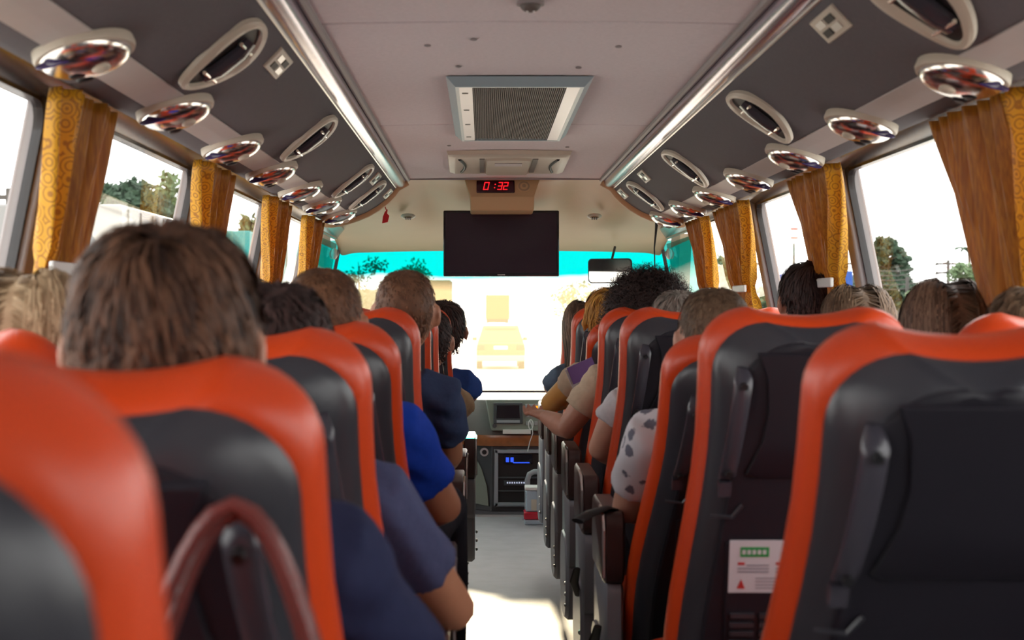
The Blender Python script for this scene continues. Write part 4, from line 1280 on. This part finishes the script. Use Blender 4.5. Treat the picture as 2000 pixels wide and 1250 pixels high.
def person(label, seatkey, head, hairspec, shirt, sleeve=0.55, skin='skin_pale', arm_l=None, arm_r=None, knees=(None, None), trousers='black_cloth', voxel=0.0095, seedn=1, width=1.0, long_sleeve=False, hs=1.0):
    """head = (pixel x of centre, pixel y of crown, depth); arm_* = (elbow, wrist) in bus coordinates"""
    o, b, piv, cx, t = SEATS[seatkey]
    top = px(head[0], head[1], head[2])
    hc = Vector((top.x, head[2], top.z - (HCc + {'short': 0.020, 'buzz': 0.005, 'long': 0.016, 'curly': 0.06, 'crop': 0.010}[hairspec[0]]) * hs))
    base = Vector((cx, piv + 0.21, PLAT + 0.468))
    root = thing('person', label, 'person', base, group=None)
    loc = lambda v: Vector(v) - base
    H = Vector((cx, piv + 0.215, PLAT + 0.468 + 0.095))
    nx = hc.x
    if seatkey[1] == 'w':
        width = 0.82
        nx = max(BC - 0.875, min(BC + 0.875, nx))
    else: nx = cx + (hc.x - cx) * 0.5
    N = Vector((nx, hc.y - 0.005, hc.z - 0.165))
    hl = loc(hc)

    def torso(mb, g, lo=0.0, hi=1.0):
        ax = (N - H); rings = []
        tab = [(-0.13, 0.13, 0.09), (-0.06, 0.165, 0.115), (0.05, 0.168, 0.118), (0.25, 0.150, 0.106), (0.45, 0.158, 0.110), (0.65, 0.176, 0.116), (0.80, 0.182, 0.106), (0.90, 0.150, 0.088), (0.965, 0.095, 0.072), (1.02, 0.060, 0.060)]
        for f, wx, wy in tab:
            if f < lo or f > hi: continue
            c = H + ax * f + Vector((0, 0.02 * math.sin(PI * max(0, min(1, f))), 0))
            rings.append([loc(c) + Vector(((wx * width + g) * math.cos(a), (wy + g) * math.sin(a) * (0.96), 0)) for a in [2 * PI * k / 20 for k in range(20)]])
        mb.loft(rings)

    SH = {-1: N + Vector((-0.165 * width, 0.012, -0.062)), 1: N + Vector((0.165 * width, 0.012, -0.062))}
    arms = {}
    for s_, ar in ((-1, arm_l), (1, arm_r)):
        if ar: E, Wr = Vector(ar[0]), Vector(ar[1])
        else:
            E = SH[s_] + Vector((s_ * (0.035 if seatkey[1] == 'a' else 0.0), 0.09, -0.25)); E.z = max(E.z, PLAT + 0.70)
            Wr = E + Vector((-s_ * 0.10, 0.20, -0.01)); Wr.z = max(Wr.z, PLAT + 0.468 + 0.22)
        arms[s_] = (SH[s_], E, Wr)
    bm_ = MB()
    torso(bm_, -0.004)
    # neck and head
    bm_.tube([loc(N + Vector((0, 0, -0.03))), loc(N + Vector((0, 0.0, 0.05))), hl + Vector((0, -0.015, -0.03))], [0.062, 0.055, 0.056], 14)
    bm_.ell(hl, (HA * hs, HB * hs, HCc * hs), 36, 26, head_fn)
    for s_ in (-1, 1):
        bm_.ell(hl + Vector((s_ * (HA + (0.019 if hairspec[0] == 'short' else 0.010)), -0.012, -0.006)) * hs, (0.009, 0.022, 0.034), 12, 10, None, Matrix.Rotation(s_ * R(32), 3, 'Z'))
    for s_ in (-1, 1):
        S_, E, Wr = arms[s_]
        k = Vector((s_ * -0.05, 0, 0.012))
        bm_.tube([loc(S_ + k), loc(S_), loc(S_.lerp(E, 0.35)), loc(S_.lerp(E, 0.75)), loc(E), loc(E.lerp(Wr, 0.3)), loc(E.lerp(Wr, 0.75)), loc(Wr)], [0.058, 0.058, 0.050, 0.043, 0.040, 0.041, 0.031, 0.026], 12)
        hand(bm_, loc(Wr), Wr - E, Vector((0, 0, 1)), s_)
    legs = {}
    for i, s_ in enumerate((-1, 1)):
        hj = H + Vector((s_ * 0.085, 0.0, -0.015))
        kn = Vector(knees[i]) if knees[i] else hj + Vector((s_ * 0.03, 0.36, 0.03))
        an = Vector((kn.x, kn.y - 0.03, PLAT + 0.085))
        legs[s_] = (hj, kn, an)
        bm_.tube([loc(hj), loc(hj.lerp(kn, 0.5)), loc(kn), loc(kn.lerp(an, 0.3)), loc(an)], [0.085, 0.074, 0.056, 0.052, 0.036], 12)
        bm_.tube([loc(an + Vector((0, -0.03, -0.02))), loc(an + Vector((0, 0.05, -0.04))), loc(an + Vector((0, 0.13, -0.055)))], [0.036, 0.034, 0.024], 10)
    put('body', remesh(bm_, 'body', voxel, 2), skin, root)
    # face
    ey = MB(); ed = MB()
    for s_ in (-1, 1):
        e_ = hl + Vector((s_ * 0.031, HB * 0.80, 0.002)) * hs
        ey.ell(e_, (0.014, 0.012, 0.010), 12, 8); ed.ell(e_ + Vector((0, 0.008, 0)), (0.006, 0.006, 0.006), 10, 8)
    eo = ey.obj('eyes', 'eye_white', root); ed.obj('iris', 'eye_dark', eo)
    # shirt
    sm_ = MB(); torso(sm_, 0.010, -0.1, 0.99)
    for s_ in (-1, 1):
        S_, E, Wr = arms[s_]
        k = Vector((s_ * -0.06, 0, 0.008))
        f = sleeve if not long_sleeve else 1.0
        pts = [loc(S_ + k), loc(S_), loc(S_.lerp(E, f * 0.5)), loc(S_.lerp(E, f * 0.9)), loc(S_.lerp(E, f))]
        rd = [0.070, 0.070, 0.064, 0.063, 0.061] if not long_sleeve else [0.070, 0.069, 0.060, 0.052, 0.050]
        if long_sleeve: pts += [loc(E.lerp(Wr, 0.4)), loc(E.lerp(Wr, 0.92))]; rd += [0.049, 0.038]
        sm_.tube(pts, rd, 14)
    me = remesh(sm_, 'shirt', 0.010, 2)
    n = len(me.vertices); co = np.empty(n * 3, np.float32); me.vertices.foreach_get('co', co); co = co.reshape(-1, 3)
    no = np.empty(n * 3, np.float32); me.vertices.foreach_get('normal', no); no = no.reshape(-1, 3)
    w1 = 1.5 * np.sin(co[:, 2] * 62 + co[:, 0] * 40 + 3 * np.sin(co[:, 1] * 22 + seedn)) * np.sin(co[:, 0] * 31 + co[:, 2] * 17 + seedn)
    co += no * (0.0035 * w1)[:, None]
    me.vertices.foreach_set('co', co.ravel()); me.update()
    put('shirt', me, shirt, root)
    tm = MB()
    for s_ in (-1, 1):
        hj, kn, an = legs[s_]
        tm.tube([loc(hj + Vector((0, -0.06, 0.0))), loc(hj), loc(hj.lerp(kn, 0.5)), loc(kn), loc(kn.lerp(an, 0.3)), loc(kn.lerp(an, 0.92))], [0.090, 0.094, 0.084, 0.067, 0.064, 0.052], 12)
    tm.ell(loc(H + Vector((0, 0, -0.01))), (0.178, 0.125, 0.10), 18, 12)
    put('trousers', remesh(tm, 'trousers', 0.012, 3), trousers, root)
    for s_ in (-1, 1):
        a_ = loc(legs[s_][2]); m = MB()
        m.tube([a_ + Vector((0, -0.045, -0.035)), a_ + Vector((0, 0.0, -0.035)), a_ + Vector((0, 0.08, -0.045)), a_ + Vector((0, 0.15, -0.058)), a_ + Vector((0, 0.17, -0.06))], [0.036, 0.046, 0.045, 0.030, 0.015], 12)
        m.v = [(x, y, max(z, PLAT + 0.003 - base.z)) for x, y, z in m.v]
        m.obj('shoe', 'shoe', root)
    h_ = hair(hairspec[0], hl, seedn, hairspec[1], root, hairspec[2] if len(hairspec) > 2 else 1.0)
    return root


A = lambda x, y, Z, dy=0: tuple(px(x, y, Z) + Vector((0, dy, 0)))
person('man with thick tousled brown hair and navy shirt in the near left aisle seat', (-1, 'a', 1), (325, 437, 1.49), ('short', 'hair_brown', 2.3), 'navy', 0.85,
       arm_r=((-0.085, 1.62, 0.86), (-0.16, 1.84, 0.80)), voxel=0.008, seedn=3)
person('man with short dark hair and heather blue T-shirt, second row on the left aisle', (-1, 'a', 2), (545, 553, 2.27), ('crop', 'hair_dark'), 'heather', 0.62, 'skin_tan',
       arm_r=((-0.052, 2.42, 0.765), (-0.10, 2.62, 0.74)), seedn=5)
person('man with cropped greying hair and royal blue T-shirt on the left aisle', (-1, 'a', 3), (632, 525, 3.01), ('buzz', 'hair_buzz'), 'royal', 0.70, 'skin_tan',
       arm_r=((-0.085, 3.10, 0.845), (-0.15, 3.32, 0.80)), knees=(None, (-0.10, 3.62, 0.77)), seedn=8)
person('man with shaved head leaning into the aisle in a dark slate T-shirt', (-1, 'a', 4), (792, 528, 3.86), ('buzz', 'hair_buzz', 0.7), 'slate', 0.72, 'skin_tan',
       arm_r=((-0.095, 3.96, 0.87), (-0.14, 4.18, 0.80)), seedn=12)
person('passenger in a beige shirt seated behind the front left passenger', (-1, 'a', 6), (838, 604, 5.34), ('crop', 'hair_dark', 0.6), 'sand', 0.7, seedn=15, arm_r=((-0.075, 5.42, 0.90), (-0.15, 5.62, 0.82)))
person('dark-haired passenger in a blue shirt in the farthest left aisle seat', (-1, 'a', 7), (866, 587, 6.04), ('short', 'hair_dark', 0.6), 'blue', 0.8, seedn=18, arm_r=((-0.05, 6.10, 0.92), (-0.13, 6.30, 0.82)))
person('woman with straight blonde hair in the left window seat', (-1, 'w', 2), (55, 533, 2.27), ('long', 'hair_blonde', 1.3), 'grey_cloth', seedn=21)
person('passenger with pale grey hair half hidden behind the brown-haired man', (-1, 'w', 4), (474, 538, 3.85), ('crop', 'hair_grey', 0.7), 'white_cloth', seedn=22)
person('man with cropped brown hair and white leaf-print T-shirt on the right aisle', (1, 'a', 2), (1396, 563, 3.25), ('buzz', 'hair_sandy', 1.3), 'leaf_print', 0.68,
       arm_l=((0.345, 3.40, 0.80), (0.44, 3.58, 0.78)), seedn=25)
person('grey-haired passenger with bare arm beside the curly-haired woman\'s row', (1, 'a', 3), (1325, 568, 4.18), ('crop', 'hair_grey'), 'white_cloth', 0.32,
       arm_l=((0.350, 4.24, 0.86), (0.45, 4.46, 0.80)), seedn=27)
person('woman with dark curly hair and cream T-shirt, hand over the armrest', (1, 'a', 4), (1265, 524, 4.90), ('curly', 'hair_dark', 1.5), 'cream_cloth', 0.60,
       arm_l=((0.290, 4.93, 0.86), (0.225, 5.12, 0.885)), voxel=0.006, seedn=30)
person('golden-haired passenger with raised bare elbow, seated ahead of the curly-haired woman', (1, 'a', 5), (1190, 562, 5.50), ('short', 'hair_gold', 0.8), 'cream_cloth', 0.3, 'skin_sunlit',
       arm_l=((0.262, 5.62, 0.90), (0.42, 5.78, 0.93)), seedn=33)
person('woman with long brown hair and denim shirt leaning towards the aisle on the right', (1, 'a', 6), (1143, 588, 6.38), ('long', 'hair_chestnut', 0.8), 'denim', 0.8, seedn=35, arm_l=((0.31, 6.44, 0.92), (0.40, 6.64, 0.84)))
person('passenger with sandy hair cut off by the right edge of the picture', (1, 'w', 1), (2018, 560, 2.62), ('crop', 'hair_sandy'), 'green_cloth', seedn=37)
person('woman with long brown hair in the right window seat near the curtain', (1, 'w', 2), (1850, 551, 3.22), ('long', 'hair_chestnut', 1.3), 'rose_cloth', seedn=40)
person('child with light brown hair just above the seat tops on the right', (1, 'w', 3), (1675, 560, 3.98), ('long', 'hair_sandy', 0.9), 'blue', seedn=43)
person('person with dark wavy hair by the second right curtain', (1, 'w', 4), (1580, 512, 4.66), ('short', 'hair_dark', 1.0), 'brown_cloth', seedn=46)

# ================================================================== PROPS ON THE SEATS
# leather bag hung on the handle of the second left aisle seat
o, b, piv, cx, t = SEATS[(-1, 'a', 1)]
def on_back(x, y, s_): return Vector((cx + x, piv - s_ * math.sin(t) + y * math.cos(t), PVZ + s_ * math.cos(t) + y * math.sin(t)))
hk = on_back(0.130, -0.082, 0.724)
bag = thing('leather_bag', 'maroon leather bag hanging by its strap from the near left seat handle', 'bag', (hk.x, hk.y - 0.06, 0.62))
ol = Vector((hk.x, hk.y - 0.06, 0.62))
for k, (dx_, yo) in enumerate(((0.0, -0.018), (0.014, 0.0))):
    pts = []
    for i in range(25):
        u = -1 + 2 * i / 24
        z = hk.z + 0.016 - 0.34 * abs(u) ** 1.55 + k * -0.010
        x = hk.x + (0.118 - dx_) * math.copysign(abs(u) ** 0.8, u)
        y = hk.y - 0.012 + yo - 0.02 * abs(u)
        pts.append(Vector((x, y, z)) - ol)
    MB().tube(pts, 0.0085, 8, flat=0.8).obj('strap', 'leather', bag)
m = MB()
def bb(w_, d_, z): return [(w_ * c, d_ * s_, z) for c, s_ in [(math.copysign(abs(math.cos(a)) ** 0.5, math.cos(a)), math.copysign(abs(math.sin(a)) ** 0.5, math.sin(a))) for a in [2 * PI * k / 24 for k in range(24)]]]
m.loft([bb(0.12, 0.035, -0.02), bb(0.14, 0.045, 0.0), bb(0.14, 0.045, 0.12), bb(0.128, 0.03, 0.19), bb(0.125, 0.012, 0.21)]); m.obj('bag_body', 'leather', bag)
MB().tube([(-0.12, 0, 0.213), (0.12, 0, 0.213)], 0.004, 6).obj('zip', 'metal', bag)

# purple and white booklet tucked behind a handle
o, b, piv, cx, t = SEATS[(1, 'a', 5)]
bk = thing('booklet', 'purple and white booklet tucked against the reclined right seat', 'booklet', (px(1143, 0, 5.10).x, 5.10, px(0, 738, 5.10).z), (R(16), R(-24), R(4)))
MB().box(-0.048, 0.05, 0, 0.004, -0.005, 0.062).obj('cover', 'purple', bk)
MB().box(-0.056, 0.046, 0.005, 0.012, -0.045, 0.056).obj('pages', 'white_cloth', bk)

# seat belt hanging beside one of the right seats
for key, pts in (((1, 'a', 2), [(1128, 1018, 3.30), (1150, 1004, 3.32), (1185, 992, 3.35), (1216, 1000, 3.40)]),):
    o = SEATS[key][0]
    m = MB(); m.tube([px(*p) - Vector(o.location) for p in pts], [0.022, 0.022, 0.018, 0.012], 8, flat=0.3)
    m.obj('seat_belt', 'black', o)

# ================================================================== OUTSIDE
GZ = -1.0
gr = MB().box(-400, 400, -60, 900, GZ - 0.5, GZ - 0.02).obj('ground', 'ground'); struct(gr, 'flat verge land around the road', 'ground')
rd = MB().box(-7.5, 8.5, -60, 900, GZ - 0.02, GZ).obj('road', 'road'); struct(rd, 'pale asphalt road outside the bus', 'road')
m = MB()
for k in range(40): m.box(3.3, 3.45, 12 + k * 9, 15 + k * 9, GZ, GZ + 0.004)
struct(m.obj('road_marking', 'white'), 'dashed white line on the road ahead', 'road marking')


def wheel(parent, x, y, r_, w_=0.22):
    o = MB().tube([(x - w_ / 2, y, r_), (x + w_ / 2, y, r_)], r_, 20).obj('wheel', 'tyre', parent)
    MB().tube([(x - w_ / 2 - 0.005, y, r_), (x + w_ / 2 + 0.005, y, r_)], r_ * 0.55, 14).obj('hubcap', 'metal', o)


cp = px(978, 722, 52)
car = thing('suv_car', 'pale gold car driving ahead of the bus, seen through the windscreen', 'car', (cp.x, 52, GZ))
def cr(y, w_, z0, z1, wt): return [(-w_, y, z0), (w_, y, z0), (w_, y, z0 + (z1 - z0) * 0.55), (wt, y, z1), (-wt, y, z1), (-w_, y, z0 + (z1 - z0) * 0.55)]
MB().loft([cr(0.0, 0.86, 0.42, 0.98, 0.82), cr(0.15, 0.91, 0.38, 1.02, 0.86), cr(3.9, 0.91, 0.38, 0.98, 0.86), cr(4.4, 0.82, 0.42, 0.85, 0.76)]).obj('body', 'car_paint', car, bevel=0.05)
MB().loft([cr(0.08, 0.84, 0.98, 1.02, 0.84), cr(0.45, 0.72, 1.0, 1.62, 0.64), cr(2.2, 0.70, 1.0, 1.66, 0.62), cr(3.1, 0.80, 0.96, 1.0, 0.80)]).obj('cabin', 'car_paint', car, bevel=0.04)
MB().loft([[(-0.68, 0.13, 1.05), (0.68, 0.13, 1.05), (0.58, 0.38, 1.52), (-0.58, 0.38, 1.52)], [(-0.68, 0.17, 1.05), (0.68, 0.17, 1.05), (0.58, 0.42, 1.52), (-0.58, 0.42, 1.52)]]).obj('rear_window', 'car_glass', car)
MB().box(-0.90, 0.90, -0.10, 0.1, 0.30, 0.52).obj('bumper', 'dash_green', car, bevel=0.04)
MB().box(-0.25, 0.25, -0.02, 0.02, 0.74, 0.86).obj('number_plate', 'white', car)
for s in (-1, 1):
    MB().box(min(s * 0.58, s * 0.87), max(s * 0.58, s * 0.87), -0.015, 0.1, 0.72, 0.92).obj('tail_lamp', 'tail_lamp', car, bevel=0.02)
    MB().box(min(s * 0.88, s * 1.06), max(s * 0.88, s * 1.06), 2.6, 2.72, 1.0, 1.14).obj('wing_mirror', 'car_paint', car, bevel=0.03)
    wheel(car, s * 0.78, 0.75, 0.34); wheel(car, s * 0.78, 3.4, 0.34)


def truck(label, loc, w_, l_, h_, m_box, m_cab, deck=1.0):
    t_ = thing('box_truck', label, 'truck', loc)
    MB().box(-w_ / 2, w_ / 2, 0, l_ * 0.74, deck, h_).obj('cargo_box', m_box, t_, bevel=0.03)
    MB().box(-w_ / 2 + 0.1, w_ / 2 - 0.1, 0.0, l_, deck - 0.35, deck).obj('chassis', 'tyre', t_)
    MB().loft([[(-w_ / 2 + 0.05, l_ * 0.77, z) if k == 0 else (w_ / 2 - 0.05, l_ * 0.77, z) if k == 1 else (w_ / 2 - 0.05, l_ - (0.45 if z > 1.9 else 0), z) if k == 2 else (-w_ / 2 + 0.05, l_ - (0.45 if z > 1.9 else 0), z) for k in range(4)] for z in (deck - 0.3, 1.5, min(h_ * 0.85, 2.4))]).obj('cab', m_cab, t_, bevel=0.05)
    for k in range(9):
        for s in (-1, 1):
            y = l_ * 0.74 * (k + 0.5) / 9
            MB().box(s * w_ / 2 - 0.02, s * w_ / 2 + 0.02, y - 0.03, y + 0.03, deck + 0.05, h_ - 0.05).obj('side_rib', m_cab, t_)
    for y in (l_ * 0.15, l_ * 0.85):
        for s in (-1, 1): wheel(t_, s * (w_ / 2 - 0.2), y, 0.46)
    return t_


truck('white box truck passing outside the left window behind the brown-haired man', (-5.6, 17.5, GZ), 2.3, 8.0, 3.55, 'truck_white', 'truck_white')
truck('teal truck outside the second left window', (-6.4, 32, GZ), 2.3, 8.5, 4.0, 'truck_teal', 'truck_white')
truck('yellowish truck far down the road left of the car', (-3.4, 95, GZ), 2.4, 8, 4.1, 'truck_yellow', 'truck_yellow')
truck('large truck in front of the gold car far ahead', (px(972, 0, 150).x, 150, GZ), 2.5, 9, 3.6, 'truck_yellow', 'truck_white')
truck('blue truck outside the third right window', (17.5, 72, GZ), 2.4, 9, 4.1, 'blue', 'truck_white')


def leafy(label, loc, h_, rx, rz, mm, seedn, n=1500, trunk=0.18, tier=False, cat='tree', name='tree', leaf=0.28):
    rnd = random.Random(seedn)
    t_ = thing(name, label, cat, loc, group='trees and bushes outside the bus')
    MB().tube([(0, 0, 0), (0.05, 0, h_ * 0.5), (0, 0.05, h_ * 0.92)], [trunk, trunk * 0.7, trunk * 0.15], 8).obj('trunk', 'bark', t_)
    if tier:
        m = MB()
        for k in range(7):
            z = h_ * (0.35 + 0.09 * k)
            for j in range(5):
                a = 2 * PI * j / 5 + k
                r_ = rx * (1 - 0.75 * k / 7)
                m.tube([(0, 0, z), (r_ * 0.9 * math.cos(a), r_ * 0.9 * math.sin(a), z + 0.12 * r_)], [0.05, 0.015], 5)
        m.obj('branches', 'bark', t_)
    vs = []; fs = []
    blobs = []
    if tier:
        for k in range(8):
            z = h_ * (0.34 + 0.088 * k); r_ = rx * (1 - 0.72 * k / 8)
            for j in range(6):
                a = rnd.uniform(0, 2 * PI); blobs.append((r_ * rnd.uniform(0.35, 0.85) * math.cos(a), r_ * rnd.uniform(0.35, 0.85) * math.sin(a), z + rnd.uniform(0, 0.2), r_ * 0.38, rz * 0.07))
    else:
        for k in range(26):
            a = rnd.uniform(0, 2 * PI); q = rnd.random() ** 0.6; v = rnd.uniform(-0.75, 0.8)
            f = math.sqrt(1 - v * v) * 0.75
            blobs.append((rx * q * f * math.cos(a), rx * q * f * math.sin(a), h_ - rz + rz * v, rx * 0.33, rz * 0.28))
    for k in range(n):
        b_ = rnd.choice(blobs)
        d = Vector((rnd.gauss(0, 1), rnd.gauss(0, 1), rnd.gauss(0, 1))).normalized() * rnd.random() ** 0.4
        c = Vector((b_[0] + d.x * b_[3], b_[1] + d.y * b_[3], b_[2] + d.z * b_[4]))
        u = Vector((rnd.uniform(-1, 1), rnd.uniform(-1, 1), rnd.uniform(-1, 1))).normalized() * leaf * rnd.uniform(0.5, 1.2)
        v = u.orthogonal().normalized() * leaf * 0.4
        i = len(vs); vs += [c - u, c + v, c + u, c - v]; fs.append((i, i + 1, i + 2, i + 3))
    me = bpy.data.meshes.new('foliage'); me.from_pydata([tuple(v) for v in vs], [], fs)
    put('foliage', me, mm, t_)
    return t_


def place(x, Z): return (px(x, 0, Z).x, Z, GZ)
def hgt(y, Z): return px(0, y, Z).z - GZ
leafy('tall dark layered conifer outside the large right window', place(1735, 100), hgt(468, 100), 2.6, 5.0, 'leaf', 2, 4200, 0.2, True, leaf=0.34)
leafy('bushy dark tree under the conifer outside the right window', place(1690, 112), hgt(528, 112), 2.6, 2.0, 'leaf', 3, 2200)
leafy('pale green roadside tree near the right curtain', place(1885, 90), hgt(512, 90), 2.0, 1.9, 'leaf_pale', 4, 2200)
leafy('low green bush right of the conifer', place(1806, 84), hgt(556, 84), 1.6, 1.1, 'leaf_pale', 5, 1300)
leafy('small pale tree outside the farthest right window', place(1415, 110), hgt(500, 110), 1.9, 2.4, 'leaf_pale', 6, 1500)
leafy('round green bush outside the third right window', place(1512, 100), hgt(558, 100), 2.2, 1.2, 'leaf_pale', 7, 1300)
leafy('broad dark tree outside the near left window', place(250, 62), hgt(352, 62), 2.3, 1.6, 'leaf', 8, 3200)
leafy('dark tree beside the pole at the left edge', place(10, 50), hgt(440, 50), 1.6, 1.6, 'leaf', 9, 1500)
leafy('thin pale tree behind the left pillar', place(330, 66), hgt(330, 66), 1.1, 1.9, 'leaf_pale', 10, 700)
leafy('grey green tree outside the third left window', place(492, 70), hgt(415, 70), 0.9, 2.2, 'leaf_pale', 11, 1400)
leafy('green tree beyond the left windscreen edge', place(700, 140), hgt(500, 140), 4.0, 3.5, 'leaf', 12, 1500)
leafy('distant tree behind the television', place(800, 160), hgt(505, 160), 4.0, 3.5, 'leaf_pale', 13, 1500)
leafy('distant tree seen under the rear view mirror', place(1120, 170), hgt(545, 170), 4.0, 2.6, 'leaf_pale', 14, 1500)
# palm
pm = thing('palm_tree', 'small palm tree behind the pale roadside tree at the right', 'palm', place(1893, 102), group='trees and bushes outside the bus')
ph_ = hgt(492, 102)
MB().tube([(0, 0, 0), (0.1, 0, ph_ * 0.5), (0, 0, ph_)], [0.16, 0.12, 0.10], 8).obj('trunk', 'bark', pm)
for k in range(11):
    a = 2 * PI * k / 11; vs = []; fs = []
    for i in range(9):
        t_ = i / 8; r_ = 1.5 * t_; z = ph_ + 0.55 * math.sin(t_ * 2.4) - 0.55 * t_ * t_
        c = Vector((r_ * math.cos(a), r_ * math.sin(a), z)); sd = Vector((-math.sin(a), math.cos(a), 0)) * 0.20 * math.sin(PI * min(1, t_ + 0.12))
        vs += [c + sd - Vector((0, 0, 0.08)), c, c - sd - Vector((0, 0, 0.08))]
    for i in range(8):
        for j in range(2):
            q = i * 3 + j; fs.append((q, q + 1, q + 4, q + 3))
    MB().add(vs, fs).obj('frond', 'leaf', pm)


def pole(label, loc, h_, arms=2, lamp=False):
    p_ = thing('utility_pole', label, 'pole', loc, group='poles along the road')
    MB().tube([(0, 0, 0), (0, 0, h_)], [0.15, 0.10], 8).obj('mast', 'pole', p_)
    for k in range(arms):
        z = h_ - 0.25 - 0.6 * k
        MB().box(-0.85, 0.85, -0.06, 0.06, z - 0.06, z + 0.06).obj('crossarm', 'pole', p_)
        for x in (-0.75, -0.3, 0.3, 0.75): MB().tube([(x, 0, z + 0.06), (x, 0, z + 0.22)], 0.05, 6).obj('insulator', 'white', p_)
    if lamp: MB().tube([(0, 0, h_), (-0.5, 0, h_ + 0.15), (-1.2, 0, h_ + 0.1)], [0.06, 0.05, 0.09], 6).obj('lamp_arm', 'pole', p_)


pole('utility pole with crossarms outside the leftmost window', place(18, 40), hgt(368, 40))
pole('slim utility pole behind the conifer at the right', place(1852, 95), hgt(508, 95))
pole('utility pole behind the second right pillar carrying power lines', place(1640, 97), hgt(508, 97))
pole('street lamp pole outside the second right window', place(1515, 60), hgt(522, 60), 0, True)
pole('concrete pole in front of the conifer', place(1772, 85), hgt(540, 85), 0)
m = MB()
for k in range(5):
    a_ = px(1640, 518 + k * 9, 97); b_ = px(1852, 512 + k * 9, 95)
    m.tube([a_.lerp(b_, q / 10) - Vector((0, 0, 0.5 * math.sin(PI * q / 10))) for q in range(11)], 0.035, 4)
tag(m.obj('power_lines', 'pole'), 'bundle of sagging power lines across the large right window', 'power lines', kind='stuff')
# roadside buildings
def building(label, x0, x1, ytop, Z, depth, mm):
    a_, b_ = px(x0, 0, Z).x, px(x1, 0, Z).x; h_ = hgt(ytop, Z)
    bd = thing('roadside_building', label, 'building', ((a_ + b_) / 2, Z, GZ)); w_ = (b_ - a_) / 2
    MB().box(-w_, w_, 0, depth, 0, h_).obj('walls', mm, bd)
    MB().box(-w_ - 0.2, w_ + 0.2, -0.3, depth + 0.2, h_, h_ + 0.18).obj('roof', 'concrete', bd)
    n = max(2, int(w_ * 2 / 2.2))
    for k in range(n):
        x = -w_ + 2 * w_ * (k + 0.5) / n
        wf = MB().box(x - 0.5, x + 0.5, -0.05, 0.02, h_ * 0.45, h_ * 0.45 + 0.9).obj('window', 'white', bd)
        MB().box(x - 0.42, x + 0.42, -0.07, -0.045, h_ * 0.45 + 0.08, h_ * 0.45 + 0.82).obj('pane', 'car_glass', wf)
building('low pale building behind the conifer outside the right window', 1640, 1960, 577, 120, 8, 'concrete')
building('low grey building behind the white truck on the left', 40, 330, 415, 75, 8, 'concrete')
building('low house beyond the left side of the windscreen', 640, 760, 568, 180, 10, 'concrete')
sg = thing('road_sign', 'faint white sign with red lines outside the second right window', 'sign', place(1551, 60), group=None)
z1_, z0_ = hgt(436, 60), hgt(476, 60)
MB().tube([(0, 0.05, 0), (0, 0.05, z1_)], 0.06, 8).obj('post', 'pole', sg)
MB().box(-0.19, 0.19, -0.02, 0.02, z0_, z1_).obj('board', 'white', sg)
for z in (0.72, 0.28): MB().box(-0.15, 0.15, -0.03, -0.015, z0_ + (z1_ - z0_) * z - 0.04, z0_ + (z1_ - z0_) * z + 0.04).obj('red_line', 'card_red', sg)
